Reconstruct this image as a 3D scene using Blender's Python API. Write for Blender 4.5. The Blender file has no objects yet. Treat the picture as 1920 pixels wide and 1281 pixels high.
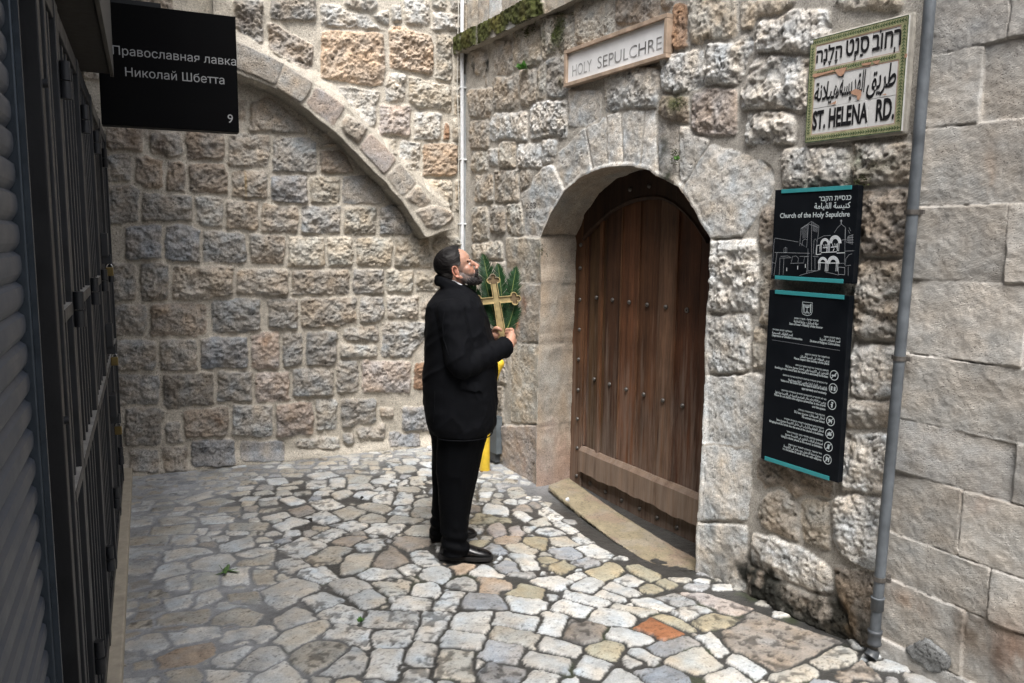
import bpy, bmesh, math, random
import numpy as np
from mathutils import Vector, Matrix

# ------------------------------------------------------------------ camera, world, sun, exposure
scene = bpy.context.scene
col = scene.collection
random.seed(7)
F_PX, PITCH, ROLL, CAM_H = 1493.0, math.radians(7.33), math.radians(0.57), 1.83
fw = np.array([0, math.cos(PITCH), -math.sin(PITCH)])
_r0 = np.array([1.0, 0, 0]); _u0 = np.array([0, math.sin(PITCH), math.cos(PITCH)])
rt = _r0 * math.cos(ROLL) + _u0 * math.sin(ROLL)
up = _u0 * math.cos(ROLL) - _r0 * math.sin(ROLL)
EYE = np.array([0, 0, CAM_H])
cam_d = bpy.data.cameras.new('camera')
cam = bpy.data.objects.new('camera', cam_d); col.objects.link(cam)
cam_d.sensor_width = 36.0
cam_d.lens = F_PX / 1920 * 36.0
cam_d.clip_start = 0.05; cam_d.clip_end = 500
cam.matrix_world = Matrix(((rt[0], up[0], -fw[0], 0), (rt[1], up[1], -fw[1], 0), (rt[2], up[2], -fw[2], CAM_H), (0, 0, 0, 1)))
cam_d.dof.use_dof = True; cam_d.dof.focus_distance = 4.7; cam_d.dof.aperture_fstop = 10.0
scene.camera = cam

SUN_EL, SUN_AZ = math.radians(60), math.radians(177)      # azimuth clockwise from +Y
world = bpy.data.worlds.new('World'); scene.world = world; world.use_nodes = True
wn = world.node_tree; wn.nodes.clear()
w_out = wn.nodes.new('ShaderNodeOutputWorld'); w_bg = wn.nodes.new('ShaderNodeBackground')
w_sky = wn.nodes.new('ShaderNodeTexSky'); w_sky.sky_type = 'NISHITA'; w_sky.sun_disc = False
w_sky.sun_elevation = SUN_EL; w_sky.sun_rotation = SUN_AZ
w_sky.air_density = 1.0; w_sky.dust_density = 5.0; w_sky.ozone_density = 1.0
w_hsv = wn.nodes.new('ShaderNodeHueSaturation'); w_hsv.inputs['Saturation'].default_value = 0.42
wn.links.new(w_sky.outputs[0], w_hsv.inputs['Color']); wn.links.new(w_hsv.outputs[0], w_bg.inputs['Color'])
wn.links.new(w_bg.outputs[0], w_out.inputs['Surface'])
w_bg.inputs['Strength'].default_value = 0.10
sun_d = bpy.data.lights.new('sun', 'SUN'); sun_d.energy = 1.5; sun_d.angle = math.radians(30); sun_d.color = (1.0, 0.985, 0.96)
sun = bpy.data.objects.new('sun', sun_d); col.objects.link(sun)
_sd = Vector((math.sin(SUN_AZ) * math.cos(SUN_EL), math.cos(SUN_AZ) * math.cos(SUN_EL), math.sin(SUN_EL)))
sun.rotation_euler = _sd.to_track_quat('Z', 'Y').to_euler()
scene.view_settings.view_transform = 'Standard'; scene.view_settings.look = 'None'
scene.view_settings.exposure = 1.62; scene.view_settings.gamma = 1.0
scene.cycles.use_denoising = True
scene.cycles.max_bounces = 6; scene.cycles.diffuse_bounces = 4

# ------------------------------------------------------------------ measuring frame of the place
def ray(x, y): return fw + rt * (x - 960) / F_PX + up * (640.5 - y) / F_PX
def ground_pt(x, y, z=0.0):
    d = ray(x, y); return EYE + d * ((z - CAM_H) / d[2])
def on_plane(x, y, p0, n):
    d = ray(x, y); return EYE + d * (((p0 - EYE) @ n) / (d @ n))
def hdir(x, y):
    d = ray(x, y); d[2] = 0; return d / np.linalg.norm(d)
UZ = np.array([0, 0, 1.0])
dB = -hdir(122, 440)                       # along the doorway wall, towards the viewer
dL = hdir(270, 441)                        # along the shop facade, away from the viewer
dA = np.array([dL[1], -dL[0], 0])          # along the far wall, to the right
nB = np.array([dB[1], -dB[0], 0]); nA = -dL; nL = dA
A0 = ground_pt(235, 893); CORNER = ground_pt(868, 828)
def a_sz(x, y, t=0.0):
    q = on_plane(x, y, A0 + nA * t, nA); return (q - A0) @ dA, q[2]
def b_sz(x, y, t=0.0):
    q = on_plane(x, y, CORNER + nB * t, nB); return (q - CORNER) @ dB, q[2]
def a_pt(s, z, t=0.0): return A0 + dA * s + UZ * z + nA * t
def b_pt(s, z, t=0.0): return CORNER + dB * s + UZ * z + nB * t
def l_pt(s, z, q): return dL * s + dA * q + UZ * z
def l_sz(x, y, q):
    p = on_plane(x, y, dA * q + EYE * np.array([0, 0, 1.0]), dA); return p @ dL, p[2]

# ------------------------------------------------------------------ noise
def _hash(ix, iy, seed):
    h = (ix.astype(np.int64) * 374761393 + iy.astype(np.int64) * 668265263 + seed * 1442695041) & 0xFFFFFFFF
    h = ((h ^ (h >> 13)) * 1274126177) & 0xFFFFFFFF
    h = h ^ (h >> 16)
    return (h & 0xFFFFFF) / float(0xFFFFFF)
def vnoise(x, y, seed=0):
    ix = np.floor(x); iy = np.floor(y); fx = x - ix; fy = y - iy
    fx = fx * fx * (3 - 2 * fx); fy = fy * fy * (3 - 2 * fy)
    a = _hash(ix, iy, seed); b = _hash(ix + 1, iy, seed); c = _hash(ix, iy + 1, seed); d = _hash(ix + 1, iy + 1, seed)
    return (a + (b - a) * fx + (c - a) * fy + (a - b - c + d) * fx * fy) * 2 - 1
def fbm(x, y, octv=4, seed=0, gain=0.5):
    r = 0; amp = 1.0; tot = 0
    for k in range(octv):
        r = r + amp * vnoise(x + 17.3 * k, y - 9.1 * k, seed + k * 31); tot += amp
        x = x * 2.03; y = y * 2.03; amp *= gain
    return r / tot
def cells(x, y, seed=0):
    ix = np.floor(x); iy = np.floor(y); best = np.full(x.shape, 9.0); idv = np.zeros(x.shape)
    for dx in (-1, 0, 1):
        for dy in (-1, 0, 1):
            cx = ix + dx; cy = iy + dy
            px = cx + _hash(cx, cy, seed); py = cy + _hash(cx, cy, seed + 77)
            d = np.hypot(x - px, y - py); m = d < best
            best = np.where(m, d, best); idv = np.where(m, _hash(cx, cy, seed + 5), idv)
    return best, idv
def smooth(a, b, x):
    t = np.clip((x - a) / (b - a), 0, 1); return t * t * (3 - 2 * t)

# ------------------------------------------------------------------ mesh and scene helpers
def tag(o, label=None, cat=None, group=None, kind=None):
    if label: o['label'] = label
    if cat: o['category'] = cat
    if group: o['group'] = group
    if kind: o['kind'] = kind
    return o
def adopt(o, parent):
    o.parent = parent
    o.matrix_parent_inverse = Matrix.Translation(parent.location).inverted()
def empty(name, loc):
    o = bpy.data.objects.new(name, None); col.objects.link(o); o.location = Vector([float(v) for v in loc]); o.empty_display_size = 0.1
    return o
class MB:
    def __init__(s): s.v = []; s.f = []; s.m = []; s.sm = []
    def add(s, vs, fs, mi=0, smooth_=False):
        o = len(s.v); s.v += [tuple(float(c) for c in v) for v in vs]
        for f in fs: s.f.append(tuple(i + o for i in f)); s.m.append(mi); s.sm.append(smooth_)
        return s
    def box(s, o, ax, ay, az, mi=0, bev=0.0):
        """o corner, ax ay az edge vectors"""
        o, ax, ay, az = map(lambda q: np.array(q, float), (o, ax, ay, az))
        if np.dot(np.cross(ax, ay), az) < 0: o = o + ax; ax = -ax
        if bev <= 0:
            P = [o, o + ax, o + ax + ay, o + ay, o + az, o + ax + az, o + ax + ay + az, o + ay + az]
            return s.add(P, [(0, 3, 2, 1), (4, 5, 6, 7), (0, 1, 5, 4), (1, 2, 6, 5), (2, 3, 7, 6), (3, 0, 4, 7)], mi)
        bm = bmesh.new(); bmesh.ops.create_cube(bm, size=1.0)
        c = o + (ax + ay + az) / 2
        M = Matrix(((ax[0], ay[0], az[0], c[0]), (ax[1], ay[1], az[1], c[1]), (ax[2], ay[2], az[2], c[2]), (0, 0, 0, 1)))
        bmesh.ops.transform(bm, matrix=M, verts=bm.verts)
        bmesh.ops.bevel(bm, geom=bm.edges[:], offset=bev, segments=2, affect='EDGES', profile=0.6)
        bm.verts.ensure_lookup_table(); bm.verts.index_update()
        s.add([v.co for v in bm.verts], [[v.index for v in f.verts] for f in bm.faces], mi, False); bm.free(); return s
    def tube(s, pts, r, n=12, mi=0, cap=True):
        pts = [np.array(p, float) for p in pts]; m = len(pts)
        rs = r if hasattr(r, '__len__') else [r] * m
        V = []; prev = None
        for i, p in enumerate(pts):
            t = pts[min(i + 1, m - 1)] - pts[max(i - 1, 0)]; t = t / (np.linalg.norm(t) + 1e-12)
            a = np.array([0, 0, 1.0]) if prev is None and abs(t[2]) < 0.9 else (np.array([1.0, 0, 0]) if prev is None else prev)
            b = np.cross(t, a); b /= np.linalg.norm(b); a = np.cross(b, t); prev = a
            for k in range(n):
                w = 2 * math.pi * k / n; V.append(p + (a * math.cos(w) + b * math.sin(w)) * rs[i])
        Fc = [(i * n + k, i * n + (k + 1) % n, (i + 1) * n + (k + 1) % n, (i + 1) * n + k) for i in range(m - 1) for k in range(n)]
        s.add(V, Fc, mi, True)
        if cap: s.add(V[:n], [tuple(range(n))], mi); s.add(V[-n:], [tuple(reversed(range(n)))], mi)
        return s
    def loft(s, rings, mi=0):
        n = len(rings[0]); V = [p for r in rings for p in r]; m = len(rings)
        Fc = [(i * n + k, i * n + (k + 1) % n, (i + 1) * n + (k + 1) % n, (i + 1) * n + k) for i in range(m - 1) for k in range(n)]
        Fc += [tuple(reversed(range(n))), tuple((m - 1) * n + k for k in range(n))]
        return s.add(V, Fc, mi, True)
    def ell(s, c, r, R=None, mi=0, n=20):
        """ellipsoid; R 3x3 rotation whose columns are axes"""
        c = np.array(c, float); V = []; m = n // 2
        for i in range(1, m):
            th = math.pi * i / m
            for k in range(n):
                w = 2 * math.pi * k / n
                q = np.array([r[0] * math.sin(th) * math.cos(w), r[1] * math.sin(th) * math.sin(w), r[2] * math.cos(th)])
                V.append(c + (R @ q if R is not None else q))
        top = np.array([0, 0, r[2]]); bot = -top
        V.append(c + (R @ top if R is not None else top)); V.append(c + (R @ bot if R is not None else bot))
        Fc = [(i * n + k, (i + 1) * n + k, (i + 1) * n + (k + 1) % n, i * n + (k + 1) % n) for i in range(m - 2) for k in range(n)]
        T = (m - 1) * n
        Fc += [(T, k, (k + 1) % n) for k in range(n)] + [(T + 1, (m - 2) * n + (k + 1) % n, (m - 2) * n + k) for k in range(n)]
        return s.add(V, Fc, mi, True)
    def build(s, name, mats, parent=None):
        me = bpy.data.meshes.new(name); me.from_pydata(s.v, [], s.f)
        for m in (mats if isinstance(mats, (list, tuple)) else [mats]): me.materials.append(m)
        me.polygons.foreach_set('material_index', s.m); me.polygons.foreach_set('use_smooth', s.sm); me.update()
        o = bpy.data.objects.new(name, me); col.objects.link(o)
        if parent: adopt(o, parent)
        return o
def remesh(mb, voxel, iters=2):
    """union of overlapping closed shapes as one skin"""
    o = mb.build('body', []) if False else None
    me = bpy.data.meshes.new('skin'); me.from_pydata(mb.v, [], mb.f); me.update()
    bm = bmesh.new(); bm.from_mesh(me); bmesh.ops.recalc_face_normals(bm, faces=bm.faces[:]); bm.to_mesh(me); bm.free()
    o = bpy.data.objects.new('skin', me); col.objects.link(o)
    m = o.modifiers.new('r', 'REMESH'); m.mode = 'VOXEL'; m.voxel_size = voxel; m.use_smooth_shade = True
    if iters: k = o.modifiers.new('s', 'SMOOTH'); k.factor = 0.5; k.iterations = iters
    dg = bpy.context.evaluated_depsgraph_get(); dg.update()
    res = bpy.data.meshes.new_from_object(o.evaluated_get(dg))
    bpy.data.objects.remove(o); bpy.data.meshes.remove(me)
    return res
def mesh_co(me):
    a = np.empty(len(me.vertices) * 3); me.vertices.foreach_get('co', a); return a.reshape(-1, 3)
def mesh_no(me):
    a = np.empty(len(me.vertices) * 3); me.vertex_normals.foreach_get('vector', a); return a.reshape(-1, 3)
def set_co(me, a): me.vertices.foreach_set('co', a.ravel()); me.update()
def link_mesh(name, me, mat, parent=None):
    me.materials.clear(); me.materials.append(mat); me.polygons.foreach_set('use_smooth', [True] * len(me.polygons)); me.name = name
    o = bpy.data.objects.new(name, me); col.objects.link(o)
    if parent: adopt(o, parent)
    return o
def big_mesh(name, P, quads, colr, mat, parent=None):
    me = bpy.data.meshes.new(name); nv = len(P); nf = len(quads)
    me.vertices.add(nv); me.vertices.foreach_set('co', np.ascontiguousarray(P, dtype=np.float32).ravel())
    me.loops.add(nf * 4); me.loops.foreach_set('vertex_index', np.ascontiguousarray(quads, dtype=np.int32).ravel())
    me.polygons.add(nf); me.polygons.foreach_set('loop_start', np.arange(0, nf * 4, 4, dtype=np.int32))
    me.polygons.foreach_set('use_smooth', np.ones(nf, dtype=bool))
    me.update(calc_edges=True)
    at = me.color_attributes.new('Col', 'FLOAT_COLOR', 'POINT'); at.data.foreach_set('color', np.ascontiguousarray(colr, dtype=np.float32).ravel())
    me.materials.append(mat); me.validate()
    o = bpy.data.objects.new(name, me); col.objects.link(o)
    if parent: adopt(o, parent)
    return o
def grid_quads(ny, nx, keep=None):
    i = np.arange(ny * nx).reshape(ny, nx)
    q = np.stack([i[:-1, :-1], i[:-1, 1:], i[1:, 1:], i[1:, :-1]], -1)
    return q[keep] if keep is not None else q.reshape(-1, 4)
BOXQ = np.array([(0, 3, 2, 1), (4, 5, 6, 7), (0, 1, 5, 4), (1, 2, 6, 5), (2, 3, 7, 6), (3, 0, 4, 7)])
def box_vq(o, ax, ay, az):
    if np.dot(np.cross(ax, ay), az) < 0: o = o + ax; ax = -ax
    return np.array([o, o + ax, o + ax + ay, o + ay, o + az, o + ax + az, o + ax + ay + az, o + ay + az])

# ------------------------------------------------------------------ materials
def mat_new(name):
    m = bpy.data.materials.new(name); m.use_nodes = True
    nt = m.node_tree; return m, nt, nt.nodes['Principled BSDF']
def N(nt, t, **kw):
    n = nt.nodes.new(t)
    for k, v in kw.items():
        if k.startswith('_'): n.inputs[k[1:].replace('_', ' ')].default_value = v
        else: setattr(n, k, v)
    return n
def simple(name, c, rough=0.6, metal=0.0, var=0.15, nscale=30.0, bump=0.0, spec=0.5, stretch=None, bscale=None, sheen=0.0):
    m, nt, b = mat_new(name)
    tc = N(nt, 'ShaderNodeTexCoord'); src = tc.outputs['Object']
    if stretch:
        mp = N(nt, 'ShaderNodeMapping'); mp.inputs['Scale'].default_value = stretch; nt.links.new(src, mp.inputs[0]); src = mp.outputs[0]
    nz = N(nt, 'ShaderNodeTexNoise', _Scale=nscale, _Detail=6.0, _Roughness=0.6); nt.links.new(src, nz.inputs['Vector'])
    mr = N(nt, 'ShaderNodeMapRange'); mr.inputs[1].default_value = 0.3; mr.inputs[2].default_value = 0.7; mr.inputs[3].default_value = 1 - var; mr.inputs[4].default_value = 1 + var
    nt.links.new(nz.outputs[0], mr.inputs[0])
    mx = N(nt, 'ShaderNodeMix', data_type='RGBA', blend_type='MULTIPLY'); mx.inputs[0].default_value = 1.0; mx.inputs[6].default_value = (*c, 1)
    nt.links.new(mr.outputs[0], mx.inputs[7]); nt.links.new(mx.outputs[2], b.inputs['Base Color'])
    b.inputs['Roughness'].default_value = rough; b.inputs['Metallic'].default_value = metal; b.inputs['Specular IOR Level'].default_value = spec
    if sheen: b.inputs['Sheen Weight'].default_value = sheen
    mr2 = N(nt, 'ShaderNodeMapRange'); mr2.inputs[1].default_value = 0.3; mr2.inputs[2].default_value = 0.7; mr2.inputs[3].default_value = max(0.05, rough - 0.12); mr2.inputs[4].default_value = min(1, rough + 0.12)
    nt.links.new(nz.outputs[0], mr2.inputs[0]); nt.links.new(mr2.outputs[0], b.inputs['Roughness'])
    if bump:
        nb = N(nt, 'ShaderNodeTexNoise', _Scale=bscale or nscale * 3, _Detail=5.0); nt.links.new(src, nb.inputs['Vector'])
        bp = N(nt, 'ShaderNodeBump'); bp.inputs['Strength'].default_value = 0.6; bp.inputs['Distance'].default_value = bump
        nt.links.new(nb.outputs[0], bp.inputs['Height']); nt.links.new(bp.outputs[0], b.inputs['Normal'])
    return m
def stone_mat(name, fine=90.0, bump=0.007, pit=45.0, rough=0.85, comb=False, wet=False, con=1.0):
    m, nt, b = mat_new(name); L = nt.links.new
    at = N(nt, 'ShaderNodeAttribute', attribute_name='Col')
    tc = N(nt, 'ShaderNodeTexCoord')
    n1 = N(nt, 'ShaderNodeTexNoise', _Scale=fine, _Detail=8.0, _Roughness=0.68); L(tc.outputs['Object'], n1.inputs['Vector'])
    n2 = N(nt, 'ShaderNodeTexNoise', _Scale=14.0, _Detail=5.0, _Roughness=0.6); L(tc.outputs['Object'], n2.inputs['Vector'])
    vo = N(nt, 'ShaderNodeTexVoronoi', _Scale=pit); L(tc.outputs['Object'], vo.inputs['Vector'])
    pm = N(nt, 'ShaderNodeMapRange'); pm.inputs[1].default_value = 0.12; pm.inputs[2].default_value = 0.3; L(vo.outputs['Distance'], pm.inputs[0])
    n3 = N(nt, 'ShaderNodeTexNoise', _Scale=9.0, _Detail=2.0); L(tc.outputs['Object'], n3.inputs['Vector'])
    sel = N(nt, 'ShaderNodeMapRange'); sel.inputs[1].default_value = 0.45; sel.inputs[2].default_value = 0.62; sel.inputs[3].default_value = 1.0; sel.inputs[4].default_value = 0.0; L(n3.outputs[0], sel.inputs[0])
    mxp = N(nt, 'ShaderNodeMath', operation='MAXIMUM'); L(pm.outputs[0], mxp.inputs[0]); L(sel.outputs[0], mxp.inputs[1])   # 0 in pits
    n4 = N(nt, 'ShaderNodeTexNoise', _Scale=fine * 2.6, _Detail=4.0, _Roughness=0.75); L(tc.outputs['Object'], n4.inputs['Vector'])
    # colour
    g = N(nt, 'ShaderNodeMapRange'); g.inputs[1].default_value = 0.25; g.inputs[2].default_value = 0.75; g.inputs[3].default_value = 1 - .40 * con; g.inputs[4].default_value = 1 + .34 * con; L(n1.outputs[0], g.inputs[0])
    g2 = N(nt, 'ShaderNodeMapRange'); g2.inputs[1].default_value = 0.3; g2.inputs[2].default_value = 0.7; g2.inputs[3].default_value = 0.84; g2.inputs[4].default_value = 1.14; L(n2.outputs[0], g2.inputs[0])
    g4 = N(nt, 'ShaderNodeMapRange'); g4.inputs[1].default_value = 0.3; g4.inputs[2].default_value = 0.7; g4.inputs[3].default_value = 1 - .32 * con; g4.inputs[4].default_value = 1 + .26 * con; L(n4.outputs[0], g4.inputs[0])
    mu0 = N(nt, 'ShaderNodeMath', operation='MULTIPLY'); L(g.outputs[0], mu0.inputs[0]); L(g4.outputs[0], mu0.inputs[1])
    mu = N(nt, 'ShaderNodeMath', operation='MULTIPLY'); L(mu0.outputs[0], mu.inputs[0]); L(g2.outputs[0], mu.inputs[1])
    pc = N(nt, 'ShaderNodeMapRange'); pc.inputs[3].default_value = 0.55; pc.inputs[4].default_value = 1.0; L(mxp.outputs[0], pc.inputs[0])
    mu2 = N(nt, 'ShaderNodeMath', operation='MULTIPLY'); L(mu.outputs[0], mu2.inputs[0]); L(pc.outputs[0], mu2.inputs[1])
    mx = N(nt, 'ShaderNodeMix', data_type='RGBA', blend_type='MULTIPLY'); mx.inputs[0].default_value = 1.0
    L(at.outputs['Color'], mx.inputs[6]); L(mu2.outputs[0], mx.inputs[7]); L(mx.outputs[2], b.inputs['Base Color'])
    # bump
    h1 = N(nt, 'ShaderNodeMath', operation='MULTIPLY_ADD'); L(mxp.outputs[0], h1.inputs[0]); h1.inputs[1].default_value = 0.8; L(n1.outputs[0], h1.inputs[2])
    h3 = N(nt, 'ShaderNodeMath', operation='MULTIPLY_ADD'); L(n4.outputs[0], h3.inputs[0]); h3.inputs[1].default_value = 0.6; L(h1.outputs[0], h3.inputs[2]); hh = h3.outputs[0]
    if comb:
        wv = N(nt, 'ShaderNodeTexWave', _Scale=60.0, _Distortion=6.0, _Detail=2.0, bands_direction='DIAGONAL'); wv.inputs['Detail Scale'].default_value = 1.2
        L(tc.outputs['Object'], wv.inputs['Vector'])
        h2 = N(nt, 'ShaderNodeMath', operation='MULTIPLY_ADD'); L(wv.outputs['Fac'], h2.inputs[0]); h2.inputs[1].default_value = 0.14; L(hh, h2.inputs[2]); hh = h2.outputs[0]
    bp = N(nt, 'ShaderNodeBump'); bp.inputs['Strength'].default_value = 0.85; bp.inputs['Distance'].default_value = bump
    L(hh, bp.inputs['Height']); L(bp.outputs[0], b.inputs['Normal'])
    b.inputs['Specular IOR Level'].default_value = 0.3
    rr = N(nt, 'ShaderNodeMapRange'); rr.inputs[3].default_value = 0.30 if wet else rough - 0.1; rr.inputs[4].default_value = rough
    L(at.outputs['Alpha'], rr.inputs[0]); L(rr.outputs[0], b.inputs['Roughness'])
    if wet: b.inputs['Specular IOR Level'].default_value = 0.5
    return m
def wood_mat(name, c1, c2, scale=9.0, rough=0.7):
    m, nt, b = mat_new(name); L = nt.links.new
    at = N(nt, 'ShaderNodeAttribute', attribute_name='Col')
    tc = N(nt, 'ShaderNodeTexCoord')
    mp = N(nt, 'ShaderNodeMapping'); mp.inputs['Scale'].default_value = (1, 1, 0.06); L(tc.outputs['Object'], mp.inputs[0])
    sx_ = N(nt, 'ShaderNodeSeparateXYZ'); L(tc.outputs['Object'], sx_.inputs[0])
    n1 = N(nt, 'ShaderNodeTexNoise', _Scale=scale * 12, _Detail=7.0, _Roughness=0.7, _Distortion=0.4); L(mp.outputs[0], n1.inputs['Vector'])
    n2 = N(nt, 'ShaderNodeTexNoise', _Scale=3.0, _Detail=4.0); L(tc.outputs['Object'], n2.inputs['Vector'])
    n3 = N(nt, 'ShaderNodeTexNoise', _Scale=scale * 2, _Detail=3.0); L(mp.outputs[0], n3.inputs['Vector'])
    cr = N(nt, 'ShaderNodeValToRGB'); cr.color_ramp.elements[0].position = 0.3; cr.color_ramp.elements[0].color = (*c1, 1)
    cr.color_ramp.elements[1].position = 0.72; cr.color_ramp.elements[1].color = (*c2, 1)
    ad = N(nt, 'ShaderNodeMath', operation='MULTIPLY_ADD'); L(n3.outputs[0], ad.inputs[0]); ad.inputs[1].default_value = 0.5
    hf = N(nt, 'ShaderNodeMath', operation='MULTIPLY'); L(n1.outputs[0], hf.inputs[0]); hf.inputs[1].default_value = 0.5; L(hf.outputs[0], ad.inputs[2])
    L(ad.outputs[0], cr.inputs[0])
    g2 = N(nt, 'ShaderNodeMapRange'); g2.inputs[1].default_value = 0.3; g2.inputs[2].default_value = 0.7; g2.inputs[3].default_value = 0.7; g2.inputs[4].default_value = 1.25; L(n2.outputs[0], g2.inputs[0])
    mx = N(nt, 'ShaderNodeMix', data_type='RGBA', blend_type='MULTIPLY'); mx.inputs[0].default_value = 1.0
    L(cr.outputs[0], mx.inputs[6]); L(g2.outputs[0], mx.inputs[7])
    mx2 = N(nt, 'ShaderNodeMix', data_type='RGBA', blend_type='MULTIPLY'); mx2.inputs[0].default_value = 1.0
    L(mx.outputs[2], mx2.inputs[6]); L(at.outputs['Color'], mx2.inputs[7])
    # grey weathering in long streaks, strongest where rain splashes the foot of the door
    wr_ = N(nt, 'ShaderNodeMapRange'); wr_.inputs[1].default_value = 1.5; wr_.inputs[2].default_value = 0.0; wr_.inputs[3].default_value = -.08; wr_.inputs[4].default_value = .22; L(sx_.outputs['Z'], wr_.inputs[0])
    n5 = N(nt, 'ShaderNodeTexNoise', _Scale=scale * 3.3, _Detail=6.0, _Roughness=0.7); L(mp.outputs[0], n5.inputs['Vector'])
    ws_ = N(nt, 'ShaderNodeMath', operation='ADD'); L(n5.outputs[0], ws_.inputs[0]); L(wr_.outputs[0], ws_.inputs[1])
    wm_ = N(nt, 'ShaderNodeMapRange'); wm_.inputs[1].default_value = .52; wm_.inputs[2].default_value = .78; wm_.inputs[3].default_value = 0.0; wm_.inputs[4].default_value = .55; L(ws_.outputs[0], wm_.inputs[0])
    mx3 = N(nt, 'ShaderNodeMix', data_type='RGBA'); L(wm_.outputs[0], mx3.inputs[0]); L(mx2.outputs[2], mx3.inputs[6]); mx3.inputs[7].default_value = (.25, .20, .165, 1)
    L(mx3.outputs[2], b.inputs['Base Color'])
    b.inputs['Roughness'].default_value = rough; b.inputs['Specular IOR Level'].default_value = 0.3
    bp = N(nt, 'ShaderNodeBump'); bp.inputs['Strength'].default_value = 0.7; bp.inputs['Distance'].default_value = 0.003
    L(n1.outputs[0], bp.inputs['Height']); L(bp.outputs[0], b.inputs['Normal'])
    return m
M_STONE = stone_mat('rubble_stone', con=1.25)
M_DRESS = stone_mat('dressed_stone', fine=120, bump=0.005, pit=60, con=1.3)
M_COMB = stone_mat('combed_stone', fine=150, bump=0.003, pit=90, comb=True, con=.45)
M_PAVE = stone_mat('paving_stone', fine=110, bump=0.002, pit=38, rough=0.50, wet=True, con=.7)
# ------------------------------------------------------------------ masonry: every stone traced, mapped to its wall plane
TINT = dict(w=(.52, .485, .43), c=(.45, .39, .30), t=(.37, .31, .245), g=(.31, .295, .275), b=(.245, .25, .265), o=(.47, .315, .19),
            y=(.52, .41, .22), p=(.43, .34, .29), d=(.15, .125, .10), r=(.35, .23, .155), n=(.26, .195, .14), O=(.50, .19, .075), m=(.34, .30, .25), q=(.27, .245, .215))
_mean = np.array([.392, .372, .338])
for _k in TINT:
    if _k not in 'Ory': TINT[_k] = tuple(np.array(TINT[_k]) * .57 + _mean * .43)
def parse(txt, ox=0, oy=0, sc=1.0):
    out = []
    for ln in txt.strip().split('\n'):
        for it in ln.split(';'):
            w = it.split()
            if not w: continue
            v = [float(x) for x in w[1:]]
            if len(v) == 4: P = [(v[0], v[1]), (v[2], v[1]), (v[2], v[3]), (v[0], v[3])]
            else: P = list(zip(v[0::2], v[1::2]))
            out.append((w[0], [(ox + x / sc, oy + y / sc) for x, y in P]))
    return out
def hull(P):
    P = sorted(set((float(a), float(b)) for a, b in P))
    def half(Q):
        h = []
        for p in Q:
            while len(h) >= 2 and (h[-1][0] - h[-2][0]) * (p[1] - h[-2][1]) - (h[-1][1] - h[-2][1]) * (p[0] - h[-2][0]) <= 0: h.pop()
            h.append(p)
        return h
    a = half(P); b = half(P[::-1]); return np.array(a[:-1] + b[:-1])
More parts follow.
